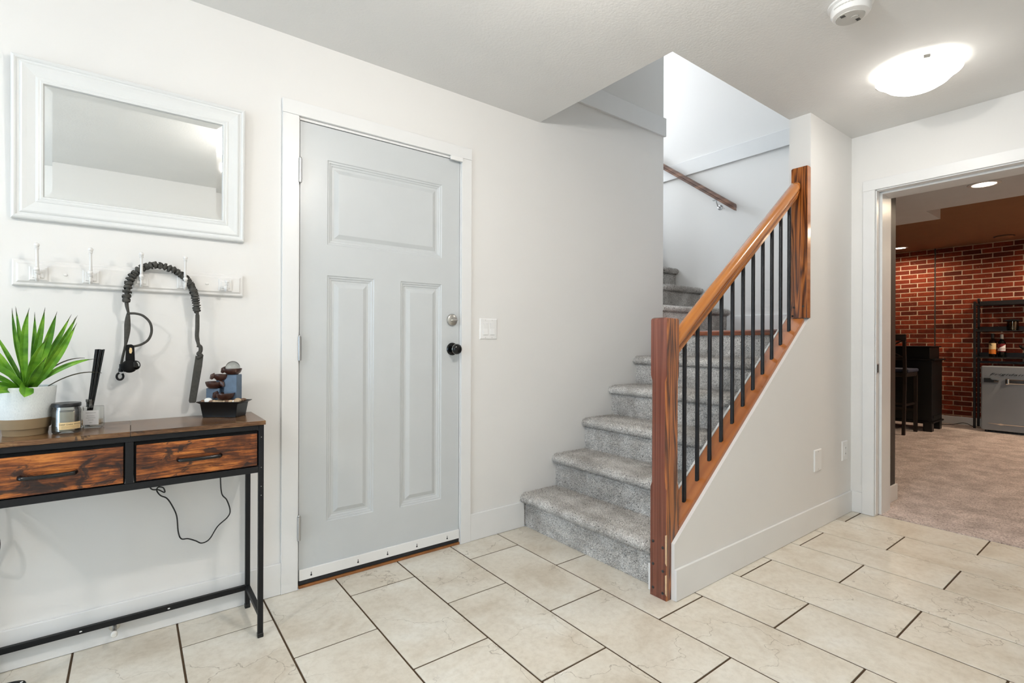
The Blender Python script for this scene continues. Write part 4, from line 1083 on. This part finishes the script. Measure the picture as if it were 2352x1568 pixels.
# candle jar
jx, jy = -0.163, 2.140
cj = thing('candle_jar', 'glass jar candle with black lid and tan label', 'candle', (jx, jy, TZ))
B().lathe([(0.0, 0.0008), (0.033, 0.0008), (0.0355, 0.004), (0.0360, 0.010), (0.0360, 0.072), (0.0335, 0.078), (0.0335, 0.083), (0.0305, 0.083), (0.0305, 0.077), (0.0332, 0.070), (0.0332, 0.0075), (0.0, 0.0065)], (jx, jy, TZ), 44).build('jar', 'jar_clear', cj)
B().lathe([(0.0, 0.0072), (0.0328, 0.0078), (0.0328, 0.068), (0.0, 0.066)], (jx, jy, TZ), 36).build('wax', 'wax', cj)
B().lathe([(0.0350, 0.0832), (0.0362, 0.0838), (0.0362, 0.0935), (0.0352, 0.0950), (0.030, 0.0945), (0.0, 0.0942)], (jx, jy, TZ), 44).build('lid', 'black_plastic', cj)
def curved(b2, cx, cy, rad, zc, ang0):
    """wrap flat lettering (x right, y up) on a vertical cylinder facing ang0"""
    out = B(); out.f = b2.f
    for (x, y, z) in b2.v:
        a = ang0 + x / rad
        out.v.append((cx + (rad + z) * math.cos(a), cy + (rad + z) * math.sin(a), zc + y))
    return out
la = R(-68)
pr2 = []
q = B(); n = 14
for i in range(n + 1):
    a = la + (-0.030 + 0.060 * i / n) / 0.0363
    for rz in ((0.0362, 0.014), (0.0366, 0.014), (0.0366, 0.036), (0.0362, 0.036)):
        q.v.append((jx + rz[0] * math.cos(a), jy + rz[0] * math.sin(a), TZ + rz[1]))
for i in range(n):
    for j in range(4): q.f.append((i * 4 + j, i * 4 + (j + 1) % 4, (i + 1) * 4 + (j + 1) % 4, (i + 1) * 4 + j))
q.f += [(0, 1, 2, 3), (n * 4 + 3, n * 4 + 2, n * 4 + 1, n * 4)]
lb = q.build('label', 'paper_cream', cj)
curved(text_mesh('DEEP DARK WOOD', 0.0062, 0, 1.05, 0.0001), jx, jy, 0.0367, TZ + 0.0290, la).build('lettering', 'ink', lb, smooth=False)
for z in (0.0235, 0.0215, 0.0190, 0.0165):
    bb = B()
    for i in range(10): bb.box(-0.024 + 0.0048 * i, -0.0192 + 0.0048 * i, -0.00025, 0.00025, 0, 0.0001)
    curved(bb, jx, jy, 0.0367, TZ + z, la).build('label_line', 'ink_line', lb, smooth=False)

# reed diffuser
dx_, dy_ = -0.104, 2.212
rd = thing('reed_diffuser', 'square glass reed diffuser with black sticks', 'diffuser', (dx_, dy_, TZ))
RA = R(-14)
def rot(bb): return bb.rotz(RA, (dx_, dy_))
rot(B().box(dx_ - 0.0285, dx_ + 0.0285, dy_ - 0.020, dy_ + 0.020, TZ + 0.0008, TZ + 0.072)).build('bottle', 'jar_clear', rd, bevel=0.003)
rot(B().box(dx_ - 0.0255, dx_ + 0.0255, dy_ - 0.017, dy_ + 0.017, TZ + 0.010, TZ + 0.028)).build('oil', 'oil_tint', rd, bevel=0.002)
B().lathe([(0.0105, 0.071), (0.0095, 0.074), (0.0095, 0.086), (0.0110, 0.088), (0.0110, 0.096), (0.0085, 0.096), (0.0082, 0.074)], (dx_ - 0.006, dy_, TZ), 24).build('neck', 'jar_clear', rd)
ld = rot(B().box(dx_ - 0.0180, dx_ + 0.0240, dy_ - 0.0212, dy_ - 0.0203, TZ + 0.012, TZ + 0.060)).build('label', 'paper_white', rd, smooth=False)
for txt, zz, sz in (('R O S E W O O D', 0.0520, 0.0034), ('N A T U R A L', 0.0420, 0.0033), ('M A H O G A N Y', 0.0350, 0.0033), ('W O O D', 0.0280, 0.0033), ('diffuser', 0.0190, 0.0028)):
    tm = text_mesh(txt, sz, 0, 1.0, 0.0001)
    tm.xf(lambda x, y, z: (dx_ + 0.003 + x, dy_ - 0.0213 - z, TZ + zz + y)); rot(tm).build('lettering', 'ink', ld, smooth=False)
for k in range(7):
    ox, oy = random.uniform(-0.003, 0.003), random.uniform(-0.0035, 0.0035)
    tp = (dx_ + 0.020 + (k - 3) * 0.0036, dy_ + oy * 1.5, TZ + 0.264 + random.uniform(-0.001, 0.001))
    B().cyl((dx_ - 0.012 + (k - 3) * 0.0014, dy_ + oy, TZ + 0.006), tp, 0.0025, 8).build('reed', 'black_plastic', rd)

# table fountain
fx, fy, FA = 0.293, 2.246, R(-36)
ft = thing('table_fountain', 'small tabletop fountain with brown bowls and glass ball', 'fountain', (fx, fy, TZ))
def fr_(bb): return bb.rotz(FA, (fx, fy))
def tray(hw, hd, z): return [(fx - hw, fy - hd, TZ + z), (fx + hw, fy - hd, TZ + z), (fx + hw, fy + hd, TZ + z), (fx - hw, fy + hd, TZ + z)]
q = B(); lv = [(0.0630, 0.0370, 0.0006), (0.0705, 0.0420, 0.052), (0.0830, 0.0490, 0.0595), (0.0835, 0.0495, 0.0612), (0.0700, 0.0415, 0.0545), (0.0690, 0.0405, 0.040)]
vs = []
for (hw, hd, z) in lv: vs += tray(hw, hd, z)
fs = [(i * 4 + j, i * 4 + (j + 1) % 4, (i + 1) * 4 + (j + 1) % 4, (i + 1) * 4 + j) for i in range(5) for j in range(4)] + [(3, 2, 1, 0), (20, 21, 22, 23)]
fr_(q.add(vs, fs)).build('tray', 'black_plastic', ft, bevel=0.002)
def pillar(lx, ly_, hw, hd, z1):
    fr_(B().box(fx + lx - hw, fx + lx + hw, fy + ly_ - hd, fy + ly_ + hd, TZ + 0.041, TZ + z1)).build('pillar', 'slate_blue', ft, bevel=0.002)
pillar(0.028, 0.008, 0.0245, 0.020, 0.163); pillar(-0.010, 0.016, 0.026, 0.012, 0.142); pillar(-0.038, 0.006, 0.026, 0.020, 0.110)
def bowl(lx, ly_, zb_, r, hgt, spout):
    q = B().lathe([(0.0, 0), (r * 0.60, 0.001), (r * 0.86, hgt * 0.35), (r, hgt * 0.85), (r * 0.99, hgt), (r * 0.92, hgt * 0.98), (r * 0.78, hgt * 0.45), (r * 0.4, hgt * 0.25), (0.0, hgt * 0.22)], (fx + lx, fy + ly_, TZ + zb_), 28)
    a = spout
    q.tube([(fx + lx + r * 0.80 * math.cos(a), fy + ly_ + r * 0.80 * math.sin(a), TZ + zb_ + hgt * 0.80), (fx + lx + r * 1.15 * math.cos(a), fy + ly_ + r * 1.15 * math.sin(a), TZ + zb_ + hgt * 0.70), (fx + lx + r * 1.32 * math.cos(a), fy + ly_ + r * 1.32 * math.sin(a), TZ + zb_ + hgt * 0.28)], [r * 0.42, r * 0.34, r * 0.16], 12, flat=0.55, up=(0, 0, 1))
    fr_(q).build('bowl', 'bowl_brown', ft)
bowl(0.030, 0.002, 0.163, 0.0325, 0.024, math.pi)
bowl(-0.010, -0.004, 0.140, 0.028, 0.024, R(222))
bowl(-0.036, -0.006, 0.109, 0.0315, 0.0265, R(-14))
bowl(0.014, -0.022, 0.067, 0.033, 0.026, R(184))
q = B().ball((fx + 0.030, fy + 0.002, TZ + 0.190), 0.0255, 14); fr_(q).build('glass_ball', 'crackle_glass', ft)
stn = [(-0.044, -0.033, 0.0135, 'pebble_white')]
for k in range(30):
    u_ = -0.062 + 0.124 * (k % 15) / 14 + random.uniform(-0.003, 0.003)
    stn.append((u_, -0.036 + (0.011 if k >= 15 else 0.0) + random.uniform(-0.002, 0.002), random.uniform(0.0062, 0.0088), random.choice(['pebble_tan', 'pebble_brown', 'pebble_tan', 'pebble_tan', 'pebble_white'])))
stn += [(0.058, -0.014, 0.0115, 'pebble_tan'), (0.064, 0.002, 0.009, 'pebble_brown'), (0.062, 0.018, 0.009, 'pebble_brown'), (0.060, 0.030, 0.008, 'pebble_brown')]
for (lx, ly_, r, mt) in stn:
    fr_(B().ball((fx + lx, fy + ly_, TZ + 0.058 + r * 0.45), r, 6, (1.2, 0.9, 0.75 if r < 0.01 else 0.85))).build('pebble', mt, ft)
# ------------------------------------------------------------------ bar room furniture
def pot_light(x, y, z, label, watts, on=True):
    t = thing('recessed_light', label, 'ceiling light', (x, y, z), 'recessed lights in the bar room')
    B().lathe([(0.088, 0.0), (0.088, -0.004), (0.066, -0.006), (0.062, -0.001)], (x, y, z - 0.0005), 32).build('trim_ring', 'plastic_white', t)
    B().lathe([(0.063, -0.0035), (0.0, -0.0040)], (x, y, z), 32).build('lens', 'pot_glow', t)
    d = bpy.data.lights.new('pot_bulb', 'SPOT'); d.energy = watts; d.color = POT_COL; d.spot_size = R(172); d.spot_blend = 0.6; d.shadow_soft_size = 0.05
    o = bpy.data.objects.new('pot_bulb', d); COL.objects.link(o); o.parent = t; o.location = (0, 0, -0.02)
pot_light(4.69, 0.795, ZB, 'lit recessed light in the grey bulkhead of the bar', 45.0)
pot_light(8.50, 2.30, ZC, 'lit recessed light close to the brick wall', 42.0)
pot_light(6.90, -0.60, ZC, 'added unseen recessed light on the right of the bar room', 150.0)  # invented fill lamp out of view, added to brighten the bar carpet
pot_light(8.20, 0.35, ZC, 'added unseen recessed light in the bar ceiling right of the fridge', 150.0)  # invented fill lamp out of view, added to brighten the right-hand bricks
sp2 = thing('ceiling_speaker', 'round flat disc on the bar ceiling above the shelf', 'ceiling disc', (8.55, 1.265, ZC))
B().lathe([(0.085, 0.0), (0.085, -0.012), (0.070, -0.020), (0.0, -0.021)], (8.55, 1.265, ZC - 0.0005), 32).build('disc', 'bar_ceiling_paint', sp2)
B().lathe([(0.098, 0.0), (0.098, -0.004), (0.086, -0.004)], (8.55, 1.265, ZC - 0.0005), 32).build('rim', 'slot_dark', sp2)

# black bar cabinet
bc = thing('bar_cabinet', 'black wooden bar cabinet against the brick wall', 'cabinet', (8.08, 2.2, 0))
CX0, CX1, CY0, CY1 = 7.86, 8.30, 1.80, 2.72
B().box(CX0, CX1, CY0, CY1, 0.13, 0.885).build('body', 'cabinet_black', bc, bevel=0.004)
B().box(CX0 - 0.025, CX1 + 0.02, CY0 - 0.035, CY1 + 0.03, 0.885, 0.905).build('counter', 'cabinet_black', bc, bevel=0.006)
B().box(CX0 + 0.03, CX1, CY0 + 0.03, CY1 - 0.03, 0.905, 1.050).build('upper_shelf', 'cabinet_black', bc, bevel=0.004)
B().box(CX0 + 0.015, CX1 + 0.02, CY0 + 0.012, CY1, 1.050, 1.064).build('upper_top', 'cabinet_black', bc, bevel=0.005)
B().box(CX0 - 0.015, CX1 + 0.015, CY0 - 0.018, CY1 + 0.018, 0.112, 0.132).build('base_moulding', 'cabinet_black', bc, bevel=0.005)
B().box(CX0 + 0.04, CX1 - 0.04, CY0 - 0.008, CY0, 0.17, 0.20).build('side_moulding', 'cabinet_black', bc, bevel=0.003)
B().box(CX0 + 0.02, CX1 - 0.02, CY0 + 0.09, CY1 - 0.09, 0.095, 0.113).build('apron', 'cabinet_black', bc, bevel=0.003)
for x0 in (CX0, CX1 - 0.09):
    for y0 in (CY0, CY1 - 0.09):
        B().box(x0, x0 + 0.09, y0, y0 + 0.09, 0.004, 0.113).build('foot', 'cabinet_black', bc, bevel=0.006)

# bar stool with crossed back
bs = thing('bar_stool', 'dark wooden bar stool with crossed back and cushioned seat', 'bar stool', (7.55, 2.12, 0))
SY0, SY1 = 1.945, 2.325
def bar(b_, p0, p1, w_, d_):
    b_.tube([p0, p1], w_ / 1.414, 4, flat=d_ / w_); return b_
for y in (SY0, SY1):
    q = B(); vs = []
    for (x, z, hw) in ((7.330, 0.004, 0.017), (7.372, 0.62, 0.019), (7.372, 0.80, 0.019), (7.340, 1.205, 0.016)):
        vs += [(x - hw, y - 0.016, z), (x + hw, y - 0.016, z), (x + hw, y + 0.016, z), (x - hw, y + 0.016, z)]
    q.add(vs, [(i * 4 + j, i * 4 + (j + 1) % 4, (i + 1) * 4 + (j + 1) % 4, (i + 1) * 4 + j) for i in range(3) for j in range(4)] + [(3, 2, 1, 0), (12, 13, 14, 15)]).build('leg', 'stool_wood', bs, bevel=0.002)
for y in (SY0 - 0.012, SY1 + 0.012):
    B().box(7.722, 7.762, y - 0.018, y + 0.018, 0.004, 0.705).build('leg', 'stool_wood', bs, bevel=0.002)
q = B(); vs = []
for k in range(9):
    t = k / 8; y = SY0 - 0.02 + (SY1 - SY0 + 0.04) * t; x = 7.338 - 0.020 * math.sin(math.pi * t); zt = 1.200 + 0.008 * math.sin(math.pi * t)
    vs += [(x - 0.012, y, 1.128), (x + 0.012, y, 1.128), (x + 0.010, y, zt), (x - 0.010, y, zt)]
q.add(vs, [(i * 4 + j, i * 4 + (j + 1) % 4, (i + 1) * 4 + (j + 1) % 4, (i + 1) * 4 + j) for i in range(8) for j in range(4)] + [(3, 2, 1, 0), (32, 33, 34, 35)]).build('crest_rail', 'stool_wood', bs)
B().box(7.350, 7.372, SY0, SY1, 0.895, 0.935).build('back_rail', 'stool_wood', bs, bevel=0.003)
for (a, c) in ((SY0 + 0.012, SY1 - 0.012), (SY1 - 0.012, SY0 + 0.012)):
    q = B().prism([(a - 0.013, 0.925), (a + 0.013, 0.925), (c + 0.013, 1.135), (c - 0.013, 1.135)], 7.348 + (0.0 if a < c else 0.010), 7.358 + (0.0 if a < c else 0.010), 'x').build('cross_slat', 'stool_wood', bs)
B().box(7.360, 7.770, SY0 - 0.025, SY1 + 0.025, 0.695, 0.745).build('seat_frame', 'stool_wood', bs, bevel=0.006)
B().box(7.385, 7.785, SY0 - 0.035, SY1 + 0.035, 0.745, 0.790).build('seat_cushion', 'stool_cushion', bs, bevel=0.018, seg=3)
for y in (SY0, SY1): B().box(7.355, 7.735, y - 0.010, y + 0.010, 0.345, 0.370).build('stretcher', 'stool_wood', bs, bevel=0.002)
B().box(7.735, 7.755, SY0, SY1, 0.255, 0.290).build('foot_rail', 'stool_wood', bs, bevel=0.002)
B().box(7.345, 7.362, SY0, SY1, 0.360, 0.385).build('stretcher', 'stool_wood', bs, bevel=0.002)

# shelf rack over the fridge
rk_ = thing('shelf_rack', 'tall dark metal shelf rack standing over the grey fridge', 'shelf', (8.82, 1.15, 0))
RF, RB, RY0, RY1 = 8.700, 8.920, 0.700, 1.560
for x in (RF, RB):
    for y in (RY0, RY1):
        B().box(x - 0.012, x + 0.012, y - 0.012, y + 0.012, 0.004, 1.640 if x == RF else 1.690).build('post', 'rack_metal', rk_, bevel=0.002)
for (z, nm) in ((1.598, 1), (1.262, 1), (0.926, 1)):
    B().box(RF + 0.014, RB + 0.014, RY0, RY1, z - 0.010, z).build('shelf_board', 'rack_metal', rk_, bevel=0.002)
    B().box(RB - 0.012, RB, RY0, RY1, z, z + 0.055).build('back_guard', 'rack_metal', rk_, smooth=False)
    for y in (RY0, RY1): B().box(RF + 0.014, RB - 0.014, y - 0.008, y + 0.008, z, z + 0.026).build('side_rail', 'rack_metal', rk_, smooth=False)
B().box(RB - 0.010, RB + 0.010, RY0, RY1, 0.845, 0.870).build('brace', 'rack_metal', rk_, smooth=False)

# fridge
FX, FY0, FY1 = 8.44, 0.945, 1.455
fg = thing('mini_fridge', 'grey retro mini fridge with chrome handle', 'fridge', (8.66, 1.19, 0))
B().box(FX + 0.055, 8.885, FY0, FY1, 0.030, 0.815).build('body', 'fridge_grey', fg, bevel=0.02, seg=3)
fd = B().box(FX, FX + 0.052, FY0, FY1, 0.030, 0.822).build('door', 'fridge_grey', fg, bevel=0.016, seg=3)
for (x, y) in ((8.50, 0.99), (8.50, 1.41), (8.84, 0.99), (8.84, 1.41)): B().cyl((x, y, 0.004), (x, y, 0.032), 0.018, 12).build('foot', 'black_plastic', fg)
hd = B().box(FX - 0.040, FX - 0.012, 0.985, 1.225, 0.610, 0.668).build('handle', 'chrome', fd, bevel=0.010, seg=3)
for y in (1.000, 1.195): B().box(FX - 0.046, FX, y, y + 0.036, 0.602, 0.676).build('handle_mount', 'chrome', fd, bevel=0.012, seg=3)
bo = B().prism([(1.424, 0.620), (1.424, 0.672), (1.372, 0.672), (1.350, 0.655), (1.288, 0.648), (1.286, 0.628), (1.330, 0.622)], FX - 0.022, FX, 'x').build('bottle_opener', 'black_plastic', fd, bevel=0.003)
B().box(FX - 0.026, FX - 0.008, 1.286, 1.334, 0.630, 0.648).build('opener_tip', 'chrome', bo, bevel=0.003)
B().box(FX - 0.024, FX - 0.020, 1.362, 1.424, 0.6665, 0.6725).build('opener_edge', 'chrome', bo, smooth=False)
tm = text_mesh('Frigidaire', 0.060, 0.45, 1.15, 0.002)
tm.xf(lambda x, y, z: (FX - 0.002 - z, 1.205 - x * 1.30, 0.722 + y * 0.62)); tm.build('lettering', 'black_metal', fd, smooth=False)
tr_ = B()
tr_.prism([(1.392, 0.118), (1.392, 0.122), (1.302, 0.119), (1.272, 0.126), (1.242, 0.119), (0.975, 0.122), (0.975, 0.112), (1.242, 0.109), (1.272, 0.102), (1.302, 0.109)], FX - 0.006, FX + 0.001, 'x')
tr_.build('chrome_trim', 'chrome', fd, bevel=0.001)

# bottles, jar and glass on the shelves
def bottle(x, y, z, r, h, label, mat, neck, kind):
    t = thing('liquor_bottle', label, 'bottle', (x, y, z), 'bottles on the rack')
    B().lathe([(0.0, 0.0008), (r * 0.92, 0.0008), (r, 0.006), (r, h * 0.60), (r * 0.92, h * 0.66), (r * 0.45, h * 0.74), (r * 0.36, h * 0.78), (r * 0.36, h * 0.97), (0.0, h * 0.97)], (x, y, z), 24).build('bottle_body', mat, t)
    B().lathe([(r * 0.42, h * 0.80), (r * 0.42, h), (0.0, h)], (x, y, z), 18).build('cap', neck, t)
    return t
SHZ = 0.926
def band(t, x, y, z0, z1, r, mat, name, a0=R(180), half=1.15, cutf=None):
    q = B(); n = 12
    for i in range(n + 1):
        u = -half + 2 * half * i / n; a = a0 + u
        zt = cutf(u) if cutf else z1
        for (rr_, zz) in ((r, z0), (r + 0.0006, z0), (r + 0.0006, zt), (r, zt)): q.v.append((x + rr_ * math.cos(a), y + rr_ * math.sin(a), zz))
    for i in range(n):
        for j in range(4): q.f.append((i * 4 + j, i * 4 + (j + 1) % 4, (i + 1) * 4 + (j + 1) % 4, (i + 1) * 4 + j))
    return q.build(name, mat, t)
b1 = bottle(8.800, 1.405, SHZ, 0.037, 0.300, 'dark bottle with cream and orange label on the shelf', 'bottle_glass', 'slot_dark', 0)
band(b1, 8.800, 1.405, SHZ + 0.100, SHZ + 0.178, 0.0372, 'paper_cream', 'label')
band(b1, 8.800, 1.405, SHZ + 0.040, SHZ + 0.099, 0.0372, 'paper_orange', 'label')
for k, (u, zz) in enumerate(((-0.35, 0.158), (-0.1, 0.162), (0.1, 0.148))):
    band(b1, 8.800, 1.405, SHZ + zz, SHZ + zz + 0.006, 0.0380, 'ink', 'print', R(180) + u - 0.3, 0.25)
b2_ = bottle(8.800, 1.320, SHZ, 0.038, 0.290, 'dark bottle with red and white label on the shelf', 'bottle_green', 'plastic_grey', 1)
band(b2_, 8.800, 1.320, SHZ + 0.070, SHZ + 0.170, 0.0382, 'paper_red', 'label')
band(b2_, 8.800, 1.320, SHZ + 0.080, 0, 0.0390, 'paper_white', 'label', cutf=lambda u: SHZ + 0.130 + 0.030 * (u / 1.15))
for zz in (0.092, 0.108): band(b2_, 8.800, 1.320, SHZ + zz, SHZ + zz + 0.005, 0.0398, 'paper_red', 'print', R(180), 1.0)
jr = thing('lidded_jar', 'amber glass jar with wide black lid on the middle shelf', 'jar', (8.800, 1.222, 1.262))
B().lathe([(0.0, 0.0008), (0.052, 0.0008), (0.055, 0.006), (0.055, 0.115), (0.050, 0.118), (0.050, 0.006), (0.0, 0.006)], (8.800, 1.222, 1.262), 28).build('jar_body', 'amber_clear', jr)
B().lathe([(0.058, 0.118), (0.085, 0.121), (0.086, 0.125), (0.055, 0.137), (0.020, 0.142), (0.0, 0.142)], (8.800, 1.222, 1.262), 28).build('lid', 'black_plastic', jr)
cg = thing('cocktail_glass', 'clear cocktail glass at the right end of the lower shelf', 'glass', (8.800, 1.118, SHZ))
B().lathe([(0.0, 0.0008), (0.036, 0.001), (0.034, 0.004), (0.005, 0.008), (0.004, 0.080), (0.010, 0.092), (0.045, 0.125), (0.050, 0.155), (0.048, 0.155), (0.043, 0.127), (0.008, 0.096), (0.0, 0.094)], (8.800, 1.118, SHZ), 28).build('bowl', 'jar_clear', cg)
# fridge cord on the carpet
tag(B().tube(smooth_path([(8.70, 1.900, 0.008), (8.72, 1.780, 0.020), (8.78, 1.700, 0.045), (8.80, 1.650, 0.040), (8.78, 1.590, 0.015), (8.76, 1.500, 0.009), (8.82, 1.440, 0.009)], 8), 0.004, 8).build('fridge_cord', 'black_cord'),
    'black power cord lying on the carpet beside the fridge', 'cord')
